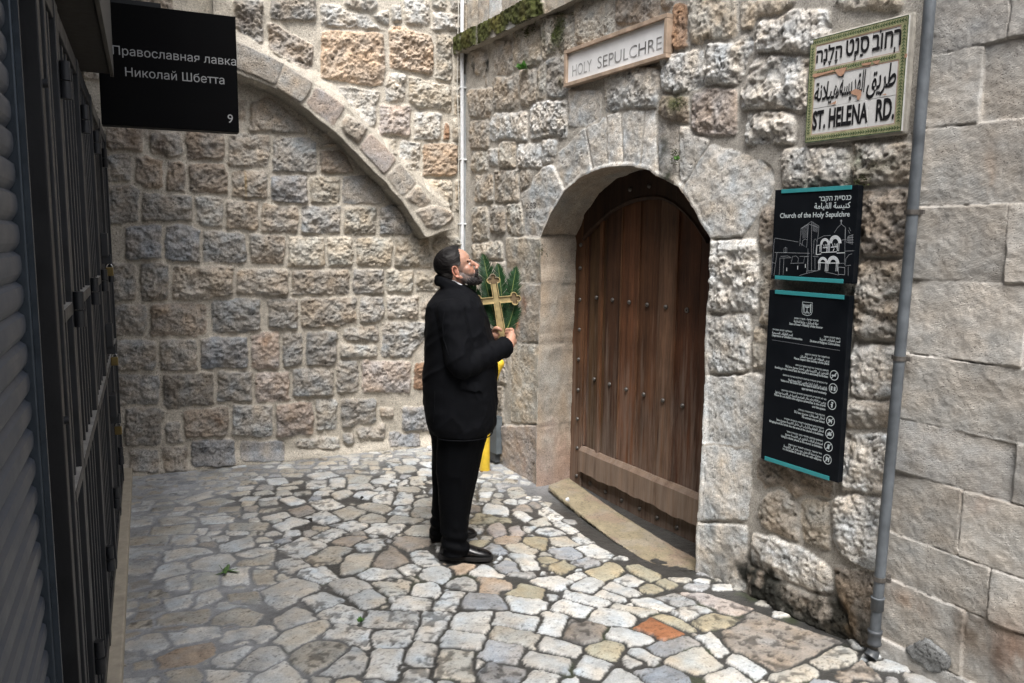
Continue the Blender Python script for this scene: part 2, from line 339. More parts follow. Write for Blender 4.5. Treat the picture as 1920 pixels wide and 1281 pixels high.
def relief(S1, Z1, stones, mortar, seed, prot=.035, edge=.022, rough=.014, warp=.010, k=80.0, mortar_h=.004, pits=.006, film=None, grow=None):
    """height field and colour of a rubble face: stones = [(code, hull)], code = tint letter + optional S (dressed smooth) / R (very rough)"""
    S, Z = np.meshgrid(S1, Z1)
    W = warp
    Sw = S + W * fbm(S * 9, Z * 9, 3, seed) + W * .45 * fbm(S * 31, Z * 31, 2, seed + 1)
    Zw = Z + W * fbm(S * 9, Z * 9, 3, seed + 2) + W * .45 * fbm(S * 31, Z * 31, 2, seed + 3)
    h = mortar_h * fbm(S * 7, Z * 7, 3, seed + 4) * 2 + .0015 * fbm(S * 60, Z * 60, 2, seed + 5)
    C = np.empty(S.shape + (4,)); C[..., :3] = np.array(mortar); C[..., 3] = 0
    mo = 1 + .13 * fbm(S * 5, Z * 5, 4, seed + 6) + .06 * fbm(S * 40, Z * 40, 2, seed + 7); C[..., :3] *= mo[..., None]
    T = np.zeros(S.shape); D1 = np.full(S.shape, -9.0); D2 = np.full(S.shape, -9.0); OWN = np.full(S.shape, -1)
    def sdist(P, s, z):
        acc = 0
        for j in range(len(P)):
            p, q = P[j], P[(j + 1) % len(P)]; e = q - p; ln = math.hypot(*e)
            if ln < 1e-5: continue
            acc = acc + np.exp(np.clip(-k * (-(e[1]) * (s - p[0]) + e[0] * (z - p[1])) / ln, -60, 60))
        return -np.log(acc + 1e-30) / k
    if grow:                                        # neighbours grow towards each other and leave a thin joint
        for i, (code, P) in enumerate(stones):
            m = .05; a, b = np.searchsorted(S1, [P[:, 0].min() - m, P[:, 0].max() + m]); c, d = np.searchsorted(Z1, [P[:, 1].min() - m, P[:, 1].max() + m])
            if b - a < 2 or d - c < 2: continue
            sl = (slice(c, d), slice(a, b)); sd = sdist(P, Sw[sl], Zw[sl]) - (.026 if 'X' in code[1:] else 0); d1 = D1[sl]; d2 = D2[sl]; w = sd > d1
            D2[sl] = np.where(w, d1, np.maximum(d2, sd)); D1[sl] = np.where(w, sd, d1); OWN[sl] = np.where(w, i, OWN[sl])
    for i, (code, P) in enumerate(stones):
        rng = random.Random(seed * 1000 + i)
        m = .05
        x0, x1 = P[:, 0].min() - m, P[:, 0].max() + m; y0, y1 = P[:, 1].min() - m, P[:, 1].max() + m
        a, b = np.searchsorted(S1, [x0, x1]); c, d = np.searchsorted(Z1, [y0, y1])
        if b - a < 2 or d - c < 2: continue
        sl = (slice(c, d), slice(a, b)); s = Sw[sl]; z = Zw[sl]; rs = S[sl]; rz = Z[sl]
        sd = sdist(P, s, z) - (.026 if grow and 'X' in code[1:] else 0)
        if grow:
            oth = np.where(OWN[sl] == i, D2[sl], D1[sl]); sd = np.minimum(sd + grow[0], (sd - oth) / 2 - grow[1] / 2)
            if 'X' in code[1:]: sd = sd + .010 * (oth < -.03)
        st = code[1:]; sm = 'S' in st; vr = 'R' in st
        ed = edge * (.45 if sm else 1); pr = prot * (.55 if sm else (1.25 if vr else 1)) * rng.uniform(.75, 1.2); ro = rough * (.42 if sm else (1.5 if vr else 1))
        if 'F' in st: pr *= .15; ro *= .3
        sd = sd + (.004 if sm else .007) * fbm(rs * 26, rz * 26, 3, seed + i * 7)
        t = smooth(-.003, ed, sd)
        o1 = rng.uniform(0, 50)
        rid = 1 - 2 * np.abs(fbm(rs * 8 + o1, rz * 11 + o1, 4, seed + i * 13 + 1))
        f2 = fbm(rs * 30 + o1, rz * 30, 3, seed + i * 13 + 2)
        cx, cy = P[:, 0].mean(), P[:, 1].mean()
        f3 = fbm(rs * 13 - o1, rz * 15, 5, seed + i * 13 + 5, .66); f4 = vnoise(rs * 72, rz * 72, seed + i)
        hh = pr * t + t * (ro * .45 * (rid - .45) + ro * .95 * f3 + ro * .42 * f2 + ro * .24 * f4 + rng.uniform(-.05, .05) * (rs - cx) + rng.uniform(-.05, .07) * (rz - cy))
        hh += t * ro * .5 * smooth(0, .07, sd)
        wx = .35 * fbm(rs * 60, rz * 60, 2, seed + i + 40); cd, ci = cells(rs * 58 + o1 + wx, rz * 58 - wx, seed + i)
        pm = (1 - smooth(.10, .30, cd)) * (ci > (.72 if sm else .55)) * (fbm(rs * 7, rz * 7, 2, seed + i * 3) > (.0 if sm else -.1))
        cd2, ci2 = cells(rs * 21 + o1 + wx, rz * 21 + wx, seed + i + 500)
        pm2 = (1 - smooth(.08, .22, cd2)) * (ci2 > (.95 if sm else .82))
        hh -= t * pits * (pm + 1.5 * pm2) * (.6 if sm else 1)
        base = np.array(TINT[code[0]]) * rng.uniform(.86, 1.12)
        mot = fbm(rs * 6 + o1, rz * 6, 4, seed + i * 17 + 3); mot2 = fbm(rs * 11 - o1, rz * 11, 3, seed + i * 17 + 9)
        cc = base[None, None, :] * (1 + .26 * mot + .10 * f2)[..., None]
        warm = np.clip(mot2, -1, 1)[..., None]
        cc = cc * (1 + warm * np.array([.12, 0.0, -.14]))
        cc = cc * (1 - (.5 if pits > 0 else 0) * (pm + pm2).clip(0, 1))[..., None]
        if 'V' in st:                                   # speckled dark holes worn into a paving block
            sp = smooth(.12, .34, fbm(rs * 30 + o1, rz * 30, 3, seed + i * 5)) ; cc = cc * (1 - .6 * sp[..., None]); hh = hh - .003 * sp * t
        if film is not None:
            fl = film[sl]; hh = hh * (1 - .75 * fl)
            keep = smooth(-.1, .35, fbm(rs * 16, rz * 16, 4, seed + 900) + 1.15 - .85 * fl + .25 * smooth(.0, .06, sd))
            tt = t * keep
        else: tt = t
        w = tt >= T[sl]
        old_h = h[sl]; h[sl] = np.where(w, old_h * (1 - t) + hh, old_h)
        cur = C[sl]; cm = smooth(.12, .5, tt)[..., None]
        new = np.concatenate([cur[..., :3] * (1 - cm) + cc * cm, np.maximum(cur[..., 3:], cm)], -1)
        C[sl] = np.where(w[..., None], new, cur); T[sl] = np.maximum(T[sl], tt)
    return S, Z, h, C, T
def grow(P, d):
    c = P.mean(axis=0); v = P - c; return c + v * (1 + d / np.linalg.norm(v, axis=1, keepdims=True))
def to_plane(items, fn, d=0.0):
    return [(c, grow(hull([fn(x, y) for x, y in P]), 0 if 'S' in c else d)) for c, P in items]
def fill_rows(S0, S1, Z0, Z1, rng, taken, rows=.2, w=(.16, .38), tints='tttgmcnw', gap=.03, minarea=True):
    """courses of random stones where none was traced"""
    out = []; z = Z0
    while z < Z1:
        hgt = rows * rng.uniform(.75, 1.3); s = S0 - rng.uniform(0, .2)
        while s < S1:
            ww = rng.uniform(*w); P = np.array([(s + rng.uniform(0, .02), z + rng.uniform(0, .02)), (s + ww - gap, z + rng.uniform(0, .02)), (s + ww - gap - rng.uniform(0, .02), z + hgt - gap), (s + rng.uniform(0, .02), z + hgt - gap)])
            bx = (P[:, 0].min(), P[:, 1].min(), P[:, 0].max(), P[:, 1].max())
            if not any(bx[0] < t[2] and bx[2] > t[0] and bx[1] < t[3] and bx[3] > t[1] for t in taken): out.append((rng.choice(tints), hull(P)))
            s += ww
        z += hgt
    return out
def boxes(st): return [(P[:, 0].min(), P[:, 1].min(), P[:, 0].max(), P[:, 1].max()) for _, P in st]

# --- the far wall with the sloping rib
WALL_A = """
q 200 285 247 342; n 255 295 307 352; n 310 305 350 360; n 352 305 427 362; n 345 247 425 300; q 285 250 345 295; n 200 240 265 285; q 200 347 262 418
q 265 365 360 415; w 368 367 420 425; t 437 315 500 373; t 425 252 505 317; t 425 377 485 432
b 238 420 302 487; b 310 422 375 490; g 382 432 460 493; t 472 440 535 492; q 207 495 258 565; q 262 492 315 565; tR 325 500 435 563; t 447 507 542 555
q 217 572 277 628; n 281 570 385 632; g 400 557 485 625; qR 492 0 440 80; q 510 -5 590 37; nR 505 42 585 85 585 125 570 132 507 100
o 605 52 718 62 722 150 705 165 605 145; w 603 8 640 12 722 45 718 58 605 52; oR 732 47 790 62 815 75 812 140 735 125; w 650 -5 705 22; w 702 22 730 48; w 735 12 755 40; w 760 0 807 45; c 810 -5 840 15; w 812 25 865 55
c 817 67 850 152; c 852 90 867 150; w 725 140 760 192; c 767 145 847 160 847 212 767 195; c 850 165 868 220; w 625 157 712 170 705 235 690 240; p 712 195 772 255; w 775 212 827 262; r 830 232 845 262
c 847 220 868 265; c 722 257 747 290; w 747 265 790 318; o 792 267 857 332; c 797 335 850 387; c 852 332 868 395
t 467 200 505 182 575 235 575 250 470 247; t 450 190 464 225; g 512 260 595 325; t 600 268 630 278; n 600 282 640 282 665 322 602 325; b 510 325 577 383; c 582 332 637 382; gS 642 330 720 383
t 490 382 560 437; g 566 385 640 440; c 645 387 707 440; g 712 387 772 442; c 540 442 610 500; c 615 442 660 497; c 672 445 737 500; c 740 445 810 502; cR 807 447 867 472
t 545 507 657 557; g 660 505 720 552; c 727 505 772 547; c 782 510 822 545; q 505 560 557 615; t 567 555 670 612; g 675 557 720 605; t 727 557 785 600; t 790 565 806 600; t 647 612 712 645
g 220 640 295 692; q 297 637 370 697; b 375 632 465 692; p 470 625 525 692; g 530 628 570 687; g 572 625 632 687; g 222 705 300 760; q 305 702 400 765; g 408 695 475 752; p 478 700 542 755; g 550 692 625 742; g 632 680 675 735
q 237 765 305 837; q 308 795 340 832; n 345 765 425 820; g 438 760 512 817; p 518 757 587 820; w 595 752 630 805; q 245 845 300 882; t 303 837 350 878; b 360 827 437 872; bS 452 829 532 862; w 557 820 640 840
w 640 642 705 670; g 717 602 800 670; c 772 640 800 670; p 677 677 772 735; r 775 682 797 730; g 642 750 705 802; t 712 767 737 782; b 757 765 812 810; g 670 797 720 822; b 732 812 785 835; g 640 815 665 832
t 840 480 868 520; t 825 560 868 600; c 815 610 868 660; g 810 670 866 720; t 812 730 866 770; g 815 778 866 812; t 590 240 628 262; q 440 85 470 60
"""
RIB = """
qS 430 80 447 82 530 122 515 165 430 128; tS 530 125 585 160 562 200 512 165; pS 590 165 645 202 622 240 567 197; tR 645 212 688 245 665 278 632 240; pS 690 252 740 300 715 330 666 280; tS 745 305 776 345 748 370 717 332; t 775 345 807 380 786 395 752 372; tR 807 385 840 395 845 415 810 435 793 430 770 395
"""
stA = to_plane(parse(WALL_A), lambda x, y: a_sz(x, y, .02), .011)
ribs = to_plane(parse(RIB), lambda x, y: a_sz(x, y, .13))
tk = boxes(stA) + boxes(ribs)
rg = random.Random(3)
stA += fill_rows(2.72, 3.6, 2.9, 4.3, rg, tk, tints='cwtco') + fill_rows(-.45, .9, 2.55, 4.3, rg, tk, rows=.3, w=(.25, .5), tints='qnqt') + fill_rows(.9, 2.7, 3.72, 4.3, rg, tk, rows=.25)
S1 = np.arange(-.45, 3.6, .0068); Z1 = np.arange(-.2, 4.3, .0068)
MORTAR_A = (.47, .43, .365)
S, Z, h, C, T = relief(S1, Z1, stA, MORTAR_A, 11, prot=.022, rough=.025, grow=(.006, .020), edge=.016)
# the rib: a sloping band of dressed blocks standing out from the wall, mortar fillet above, sharp soffit below
top_px = [(400, 62), (447, 82), (530, 122), (590, 160), (647, 202), (690, 246), (742, 300), (790, 350), (846, 402)]
bot_px = [(400, 118), (446, 146), (513, 172), (563, 203), (619, 249), (662, 289), (712, 341), (750, 384), (792, 446), (850, 432)]
tp = np.array([a_sz(x, y, .13) for x, y in top_px]); bp_ = np.array([a_sz(x, y, .13) for x, y in bot_px])
zt = np.interp(S, tp[:, 0], tp[:, 1], left=9, right=-9) + .012 * fbm(S * 9, Z * 9, 3, 71); zb = np.interp(S, bp_[:, 0], bp_[:, 1], left=9, right=9) + .016 * fbm(S * 8, Z * 8, 3, 72)
zt = np.where(S > tp[-1, 0], -9, zt)
inb = smooth(-.004, .008, Z - zb) * (S <= tp[-1, 0] + .0)
fade = 1 - smooth(-.01, .17, Z - zt)
rp = np.where(Z >= zb - .01, inb * np.where(Z > zt, fade * .62 + .0, 1), 0)
s2, z2, hr, Cr, Tr = relief(S1, Z1, ribs, MORTAR_A, 23, prot=.022, rough=.012)
onrib = smooth(-.01, .0, Z - zb) * (1 - smooth(-.012, .02, Z - zt)) * (S <= tp[-1, 0])
h = np.where(onrib > .3, .21 * rp + hr, np.maximum(h * (1 - .6 * rp) + .21 * rp, h * (rp < .05)))
C[..., :3] *= 1.08
C = np.where((onrib > .3)[..., None], Cr, np.where((rp > .28)[..., None], np.concatenate([np.array(MORTAR_A)[None, None] * (1 + .15 * fbm(S * 5, Z * 5, 4, 77))[..., None], C[..., 3:] * 0], -1), C))
# fillet of mortar along the foot
foot = smooth(.10, .0, Z + .03 * fbm(S * 4, Z * 4, 2, 5)); h += .05 * foot
# rust runs, old stains; shade is painted in under the sign and top left
def stain_shade(C, S, Z, s, z, w, hgt, colr, amt, seed):
    m = np.exp(-((S - s) / w) ** 2 - ((Z - z) / hgt) ** 2) * smooth(-.35, .35, fbm(S * 14, Z * 9, 4, seed)); m = (m * amt)[..., None].clip(0, 1)
    C[..., :3] = C[..., :3] * (1 - m) + np.array(colr) * m
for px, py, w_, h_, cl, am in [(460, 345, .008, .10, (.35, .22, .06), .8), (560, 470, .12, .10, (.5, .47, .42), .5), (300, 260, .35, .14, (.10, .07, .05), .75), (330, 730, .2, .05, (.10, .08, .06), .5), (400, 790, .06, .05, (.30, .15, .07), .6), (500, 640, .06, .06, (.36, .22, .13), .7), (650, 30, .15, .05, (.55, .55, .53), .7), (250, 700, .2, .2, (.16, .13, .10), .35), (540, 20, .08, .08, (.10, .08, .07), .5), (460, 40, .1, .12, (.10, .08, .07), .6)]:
    s_, z_ = a_sz(px, py); stain_shade(C, S, Z, s_, z_, w_, h_, cl, am, int(px))
P = A0[None, None] + dA * S[..., None] + UZ * Z[..., None] + nA * h[..., None]
ny, nx = S.shape
V = P.reshape(-1, 3); Q = grid_quads(ny, nx); CC = C.reshape(-1, 4)
core = box_vq(a_pt(-.45, -.2, -.05), dA * 4.05, UZ * 6.2, -nA * .35)
V = np.vstack([V, core]); Q = np.vstack([Q, BOXQ + ny * nx]); CC = np.vstack([CC, np.tile([.35, .31, .26, 0], (8, 1))])
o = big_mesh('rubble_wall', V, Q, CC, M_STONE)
tag(o, 'rubble stone wall with pale mortar and a sloping stone rib, behind the man', 'wall')

# --- the wall with the arched doorway
WALL_B = """
t 877 97 905 160; t 922 75 955 145; c 957 50 1010 127; c 1012 30 1070 107; c 1075 -5 1145 82; n 1150 -10 1227 42; n 1235 -12 1252 12; r 1257 10 1284 95; c 1287 -5 1375 78
t 877 125 907 162; t 877 166 920 222; t 922 140 967 207; t 970 125 1000 195; c 1002 118 1018 185; g 1022 103 1057 180
t 877 225 910 277; w 915 210 982 262; wR 990 192 1057 257; wS 1062 170 1120 235; w 1130 127 1230 128 1230 200 1130 210; w 1237 95 1310 172; wR 1318 70 1405 155; n 1230 180 1287 230; p 1290 165 1372 250; c 1380 5 1485 -5 1452 40 1385 55
wR 1412 20 1545 95; wR 1385 105 1508 205; wR 1395 210 1480 267; c 1565 -5 1680 17
c 880 285 910 320; w 910 280 930 310; c 932 265 960 312; w 967 270 1010 312; w 1012 260 1037 305; t 887 330 920 377; t 922 320 967 377; t 970 320 993 357; c 880 390 910 452; t 915 387 942 435; c 947 385 975 440; c 882 455 937 487
t 882 492 940 560; t 882 565 938 640; t 885 645 944 720; t 885 725 938 800; t 887 805 938 866
wS 972 362 1030 300 1055 360 1030 400 1012 443 980 442 975 400; wS 1031 298 1092 240 1105 320 1057 358; wS 1095 236 1129 220 1132 314 1107 320; wS 1132 216 1159 209 1161 310 1134 313; wS 1161 208 1201 205 1194 310 1163 310; wS 1204 205 1222 206 1229 328 1196 310; gS 1224 214 1267 235 1262 344 1230 330; wS 1268 233 1322 264 1278 344 1270 352; wS 1276 348 1325 270 1365 280 1435 310 1447 335 1442 360 1390 415 1382 447 1328 447 1300 392
cS 944 447 1030 447 1030 530 946 530; tS 955 535 1030 535 1030 642 955 640; cS 953 648 1030 648 1030 796 953 790; pS 938 800 1030 800 1030 935 942 900
wR 1305 452 1417 452 1415 585 1305 585; w 1305 592 1397 592 1397 697 1305 697; wS 1300 704 1422 704 1418 840 1300 840; wS 1295 826 1402 845 1395 975 1295 975; wS 1290 982 1392 990 1390 1105 1290 1110
n 1420 390 1453 472; c 1420 478 1446 608; w 1465 280 1587 352; tR 1592 270 1702 350; nR 1608 354 1700 477; tR 1600 494 1688 640; w 1588 642 1672 747; t 1582 750 1668 807; wR 1575 812 1657 920; c 1408 617 1432 690
n 1415 862 1550 935; t 1418 905 1470 900 1494 1010 1470 1018 1440 985 1420 980; c 1495 937 1545 940 1545 1027 1497 1015; wR 1556 935 1655 935 1645 1070 1590 1055 1556 1010; w 1403 1003 1470 1015 1552 1070 1550 1115 1490 1105 1405 1060; n 1395 1065 1428 1075 1428 1130 1395 1122; d 1432 1085 1570 1135 1605 1215 1540 1205 1432 1140; n 1553 1068 1640 1085 1635 1215 1590 1205
t 1455 620 1590 660; t 1460 690 1580 760; t 1460 400 1600 520; n 1440 780 1570 850
"""
OPEN_PX = [(1003, 960), (1003, 912), (1005, 800), (1008, 640), (1012, 530), (1012, 443), (1030, 400), (1055, 360), (1080, 336), (1100, 325), (1120, 317), (1140, 312), (1165, 310), (1185, 311), (1215, 320), (1240, 336), (1270, 350), (1284, 370), (1297, 392), (1310, 418), (1323, 436), (1329, 447), (1327, 520), (1321, 590), (1319, 700), (1314, 800), (1309, 900), (1303, 1000), (1300, 1085), (1299, 1130)]
FACE_B = .03
TINT['w'] = (.58, .555, .515); TINT['c'] = (.48, .43, .36)
stB = to_plane(parse(WALL_B), lambda x, y: b_sz(x, y, FACE_B), .008)
tk = boxes(stB); rg = random.Random(5)
stB += fill_rows(1.4, 4.2, 3.3, 3.6, rg, tk, rows=.2, tints='ctwt')
op = np.array([b_sz(x, y, FACE_B) for x, y in OPEN_PX]); op[0, 1] = -.24; op[-1, 1] = -.24
# densify the outline with a little wear
dens = [op[0]]
for a, b in zip(op[:-1], op[1:]):
    n_ = max(1, int(np.hypot(*(b - a)) / .02))
    dens += [a + (b - a) * (i + 1) / n_ for i in range(n_)]
op = np.array(dens); wob = .008 * fbm(op[:, 0] * 14, op[:, 1] * 14, 3, 9); ctr = np.array([2.2, 1.3]); dv = op - ctr
op = op + dv / np.linalg.norm(dv, axis=1)[:, None] * wob[:, None]
S1 = np.arange(-.06, 4.27, .0062); Z1 = np.arange(-.25, 3.62, .0062)
MORTAR_B = (.42, .39, .345)
S, Z, h, C, T = relief(S1, Z1, stB, MORTAR_B, 41, prot=.014, rough=.015, edge=.014, grow=(.008, .013))
C[..., :3] *= np.array([1.06, 1.07, 1.08])
DOWN = smooth(0, .18, Z - .05)
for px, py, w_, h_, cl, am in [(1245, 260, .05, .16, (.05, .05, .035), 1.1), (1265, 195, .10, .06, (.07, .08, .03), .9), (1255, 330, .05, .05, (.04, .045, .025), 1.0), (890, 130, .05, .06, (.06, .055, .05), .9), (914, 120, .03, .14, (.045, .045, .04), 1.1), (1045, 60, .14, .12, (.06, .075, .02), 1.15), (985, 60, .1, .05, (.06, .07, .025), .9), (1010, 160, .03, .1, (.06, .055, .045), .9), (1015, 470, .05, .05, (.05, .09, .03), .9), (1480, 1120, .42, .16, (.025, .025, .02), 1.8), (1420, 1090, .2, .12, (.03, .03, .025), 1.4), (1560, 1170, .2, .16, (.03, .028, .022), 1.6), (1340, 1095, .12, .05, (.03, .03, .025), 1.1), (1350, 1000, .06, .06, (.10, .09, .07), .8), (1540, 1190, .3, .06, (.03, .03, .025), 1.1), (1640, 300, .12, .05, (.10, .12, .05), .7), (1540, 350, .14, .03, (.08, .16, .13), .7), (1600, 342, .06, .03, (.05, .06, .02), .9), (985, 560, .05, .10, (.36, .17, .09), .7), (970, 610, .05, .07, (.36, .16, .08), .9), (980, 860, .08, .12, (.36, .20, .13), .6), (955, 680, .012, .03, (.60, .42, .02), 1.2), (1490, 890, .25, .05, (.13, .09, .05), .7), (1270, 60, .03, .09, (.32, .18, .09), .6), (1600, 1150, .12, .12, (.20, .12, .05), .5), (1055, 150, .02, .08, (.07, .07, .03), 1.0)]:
    s_, z_ = b_sz(px, py); stain_shade(C, S, Z, s_, z_, w_, h_, cl, am, int(px + py))
def in_poly(x, y, P):
    ins = np.zeros(x.shape, bool); j = len(P) - 1
    for i in range(len(P)):
        xi, yi = P[i]; xj, yj = P[j]
        cnd = ((yi > y) != (yj > y)) & (x < (xj - xi) * (y - yi) / (yj - yi + 1e-12) + xi); ins ^= cnd; j = i
    return ins
def snap(S, Z, P, r):
    best = np.full(S.shape, 9.0); bx = S.copy(); by = Z.copy()
    for a, b in zip(P[:-1], P[1:]):
        m = (S > min(a[0], b[0]) - r) & (S < max(a[0], b[0]) + r) & (Z > min(a[1], b[1]) - r) & (Z < max(a[1], b[1]) + r)
        if not m.any(): continue
        e = b - a; t = np.clip(((S[m] - a[0]) * e[0] + (Z[m] - a[1]) * e[1]) / (e @ e), 0, 1)
        cx = a[0] + t * e[0]; cy = a[1] + t * e[1]; d = np.hypot(S[m] - cx, Z[m] - cy)
        bb = best[m]; w = d < bb; bb[w] = d[w]; best[m] = bb
        q = bx[m]; q[w] = cx[w]; bx[m] = q; q = by[m]; q[w] = cy[w]; by[m] = q
    k = best < r * .72
    return np.where(k, bx, S), np.where(k, by, Z), k
ins0 = in_poly(S, Z, op)
S_, Z_, sn = snap(S, Z, op, .0066)
# soften the arris towards the opening
dist = np.full(S.shape, 9.0)
near = (S > 1.0) & (S < 3.4) & (Z < 2.6)
for a, b in zip(op[:-1], op[1:]):
    m = near & (S > min(a[0], b[0]) - .05) & (S < max(a[0], b[0]) + .05) & (Z > min(a[1], b[1]) - .05) & (Z < max(a[1], b[1]) + .05); e = b - a
    t = np.clip(((S[m] - a[0]) * e[0] + (Z[m] - a[1]) * e[1]) / (e @ e), 0, 1); dist[m] = np.minimum(dist[m], np.hypot(S[m] - a[0] - t * e[0], Z[m] - a[1] - t * e[1]))
wq = 1 - smooth(.004, .028, dist); h = h * (1 - wq) + wq * (.030 + .010 * fbm(S * 7, Z * 7, 3, 66)); h -= .012 * (1 - smooth(0, .022, dist))
cs = (S_[:-1, :-1] + S_[1:, 1:] + S_[:-1, 1:] + S_[1:, :-1]) / 4; cz = (Z_[:-1, :-1] + Z_[1:, 1:] + Z_[:-1, 1:] + Z_[1:, :-1]) / 4
keep = ~in_poly(cs, cz, op)
P = CORNER[None, None] + dB * S_[..., None] + UZ * Z_[..., None] + nB * h[..., None]
ny, nx = S.shape
V = P.reshape(-1, 3); Q = grid_quads(ny, nx, keep); CC = C.reshape(-1, 4)
# the reveal: the opening swept back through the wall
DOOR_T = -.30
nd = 46; seg = np.concatenate([[0], np.cumsum(np.hypot(*np.diff(op, axis=0).T))])
gi = np.clip(np.searchsorted(S1, op[:, 0]), 0, nx - 1); gj = np.clip(np.searchsorted(Z1, op[:, 1]), 0, ny - 1)
fr = h[gj, gi]
U, D = np.meshgrid(seg, np.linspace(0, 1, nd))
dep = fr[None] * (1 - D) + (DOOR_T - .02) * D
cen = np.array([2.2, 1.0]); dirv = op - cen; dirv /= np.linalg.norm(dirv, axis=1)[:, None]
jz = [b_sz(1012, 443, .03)[1], b_sz(1008, 532)[1], b_sz(1006, 645)[1], b_sz(1003, 797)[1]]
jl = np.ones(U.shape)
for z0 in jz: jl = np.minimum(jl, smooth(.004, .014, np.abs(op[None, :, 1] - z0 + .006 * fbm(U * 9, D * 5, 2, 3)) + (0 if True else 0)))
for s0, z0 in [b_sz(1055, 360), b_sz(1100, 322), b_sz(1134, 312), b_sz(1162, 310), b_sz(1196, 310), b_sz(1230, 330)]:
    jl = np.minimum(jl, smooth(.003, .010, np.hypot(op[None, :, 0] - s0, op[None, :, 1] - z0) + .003 * fbm(U * 20, D * 9, 2, 4)))
rr = (.010 * fbm(U * 8, D * 3, 4, 55) + .004 * fbm(U * 30, D * 12, 3, 56)) * np.sin(np.pi * np.clip(D * 1.0, 0, .5)) - .010 * (1 - jl) * smooth(0, .1, D)
rr = rr * smooth(0, .12, D)
RP = CORNER + dB * (op[None, :, 0] - rr * dirv[None, :, 0])[..., None] + UZ * (op[None, :, 1] - rr * dirv[None, :, 1])[..., None] + nB * dep[..., None]
rc = np.array([.40, .35, .29])[None, None] * (1 + .25 * fbm(U * 4, D * 2, 4, 58) + .1 * fbm(U * 25, D * 9, 3, 59))[..., None]
wm = fbm(U * 5, D * 3, 3, 61)[..., None]; rc = rc * (1 + wm * np.array([.14, 0, -.14])); rc *= (.55 + .45 * jl)[..., None]
low = smooth(.55, .0, op[None, :, 1] + .25 * fbm(U * 6, D * 3, 3, 62)) * (op[None, :, 0] < 2.2); rc = rc * (1 - .6 * low[..., None]) + np.array([.40, .25, .19]) * .6 * low[..., None]
RC = np.concatenate([rc, np.ones(rc.shape[:2] + (1,))], -1)
ro_ = len(V); V = np.vstack([V, RP.reshape(-1, 3)]); CC = np.vstack([CC, RC.reshape(-1, 4)]); Q = np.vstack([Q, grid_quads(nd, len(op)) + ro_])
for s0, s1, z0, z1 in [(-.3, 1.22, -.25, 3.62), (3.16, 4.27, -.25, 3.62), (1.22, 3.16, 2.45, 3.62)]:
    cb = box_vq(b_pt(s0, z0, -.06), dB * (s1 - s0), UZ * (z1 - z0), -nB * .45)
    Q = np.vstack([Q, BOXQ + len(V)]); V = np.vstack([V, cb]); CC = np.vstack([CC, np.tile([.36, .32, .27, 0], (8, 1))])
wall_b = big_mesh('doorway_wall', V, Q, CC, M_DRESS)
tag(wall_b, 'rough limestone wall pierced by the arched doorway, mossy along its top', 'wall')

# coping band with moss along its face and the set-back parapet blocks above
def block_row(name, s0, s1, z0, z1, t0, t1, widths, tints, seed, parent, moss=None, res=.008):
    rng = random.Random(seed); st = []; s = s0; i = 0
    while s < s1:
        w = widths[i % len(widths)] * rng.uniform(.92, 1.08); st.append((tints[i % len(tints)] + 'S', hull([(s + .004, z0 - .02), (s + w - .004, z0 - .02), (s + w - .004, z1 + .02), (s + .004, z1 + .02)]))); s += w; i += 1
    a = np.arange(s0, s1, res); b = np.arange(z0, z1 + res, res)
    S, Z, h, C, T = relief(a, b, st, (.30, .27, .23), seed, prot=.02, rough=.01, warp=.004)
    if moss is not None:
        m = moss(S, Z)[..., None]
        gcol = np.array([.055, .062, .014]) * (1 + .5 * fbm(S * 18, Z * 18, 3, seed + 3))[..., None] + np.array([.03, .01, 0]) * fbm(S * 4, Z * 4, 2, seed + 4)[..., None].clip(0, 1)
        C[..., :3] = C[..., :3] * (1 - m) + gcol * m; h = h + .018 * m[..., 0] * (1 + .8 * fbm(S * 40, Z * 40, 2, seed + 6))
    P = CORNER + dB * S[..., None] + UZ * Z[..., None] + nB * (h + t1)[..., None]
    V = P.reshape(-1, 3); Q = grid_quads(*S.shape); CC = C.reshape(-1, 4)
    Q = np.vstack([Q, BOXQ + len(V)]); V = np.vstack([V, box_vq(b_pt(s0, z0 + .004, t1 - .004), dB * (s1 - s0), UZ * (z1 - z0 - .004), -nB * (t1 - t0))]); CC = np.vstack([CC, np.tile([.33, .30, .25, 1], (8, 1))])
    return big_mesh(name, V, Q, CC, M_DRESS, parent)
zc0 = b_sz(875, 95, .06)[1]; zc1 = b_sz(875, 63, .06)[1]
def mossf(S, Z):
    return smooth(-.12, .12, fbm(S * 6, Z * 10, 4, 33) + .30 * (S < 1.42) - .9 * (S >= 1.45) - .25 * smooth(.05, .0, Z - zc0) + .25) * (np.abs(S - .42) > .008)
block_row('coping', -.05, 4.25, zc0, zc1, -.45, .07, [.46, .95, .6], 'cwc', 81, wall_b, mossf)
block_row('parapet', -.05, 4.25, zc1 + .003, zc1 + .26, -.45, .0, [.13, .2, .2, .22], 'cctw', 83, wall_b)

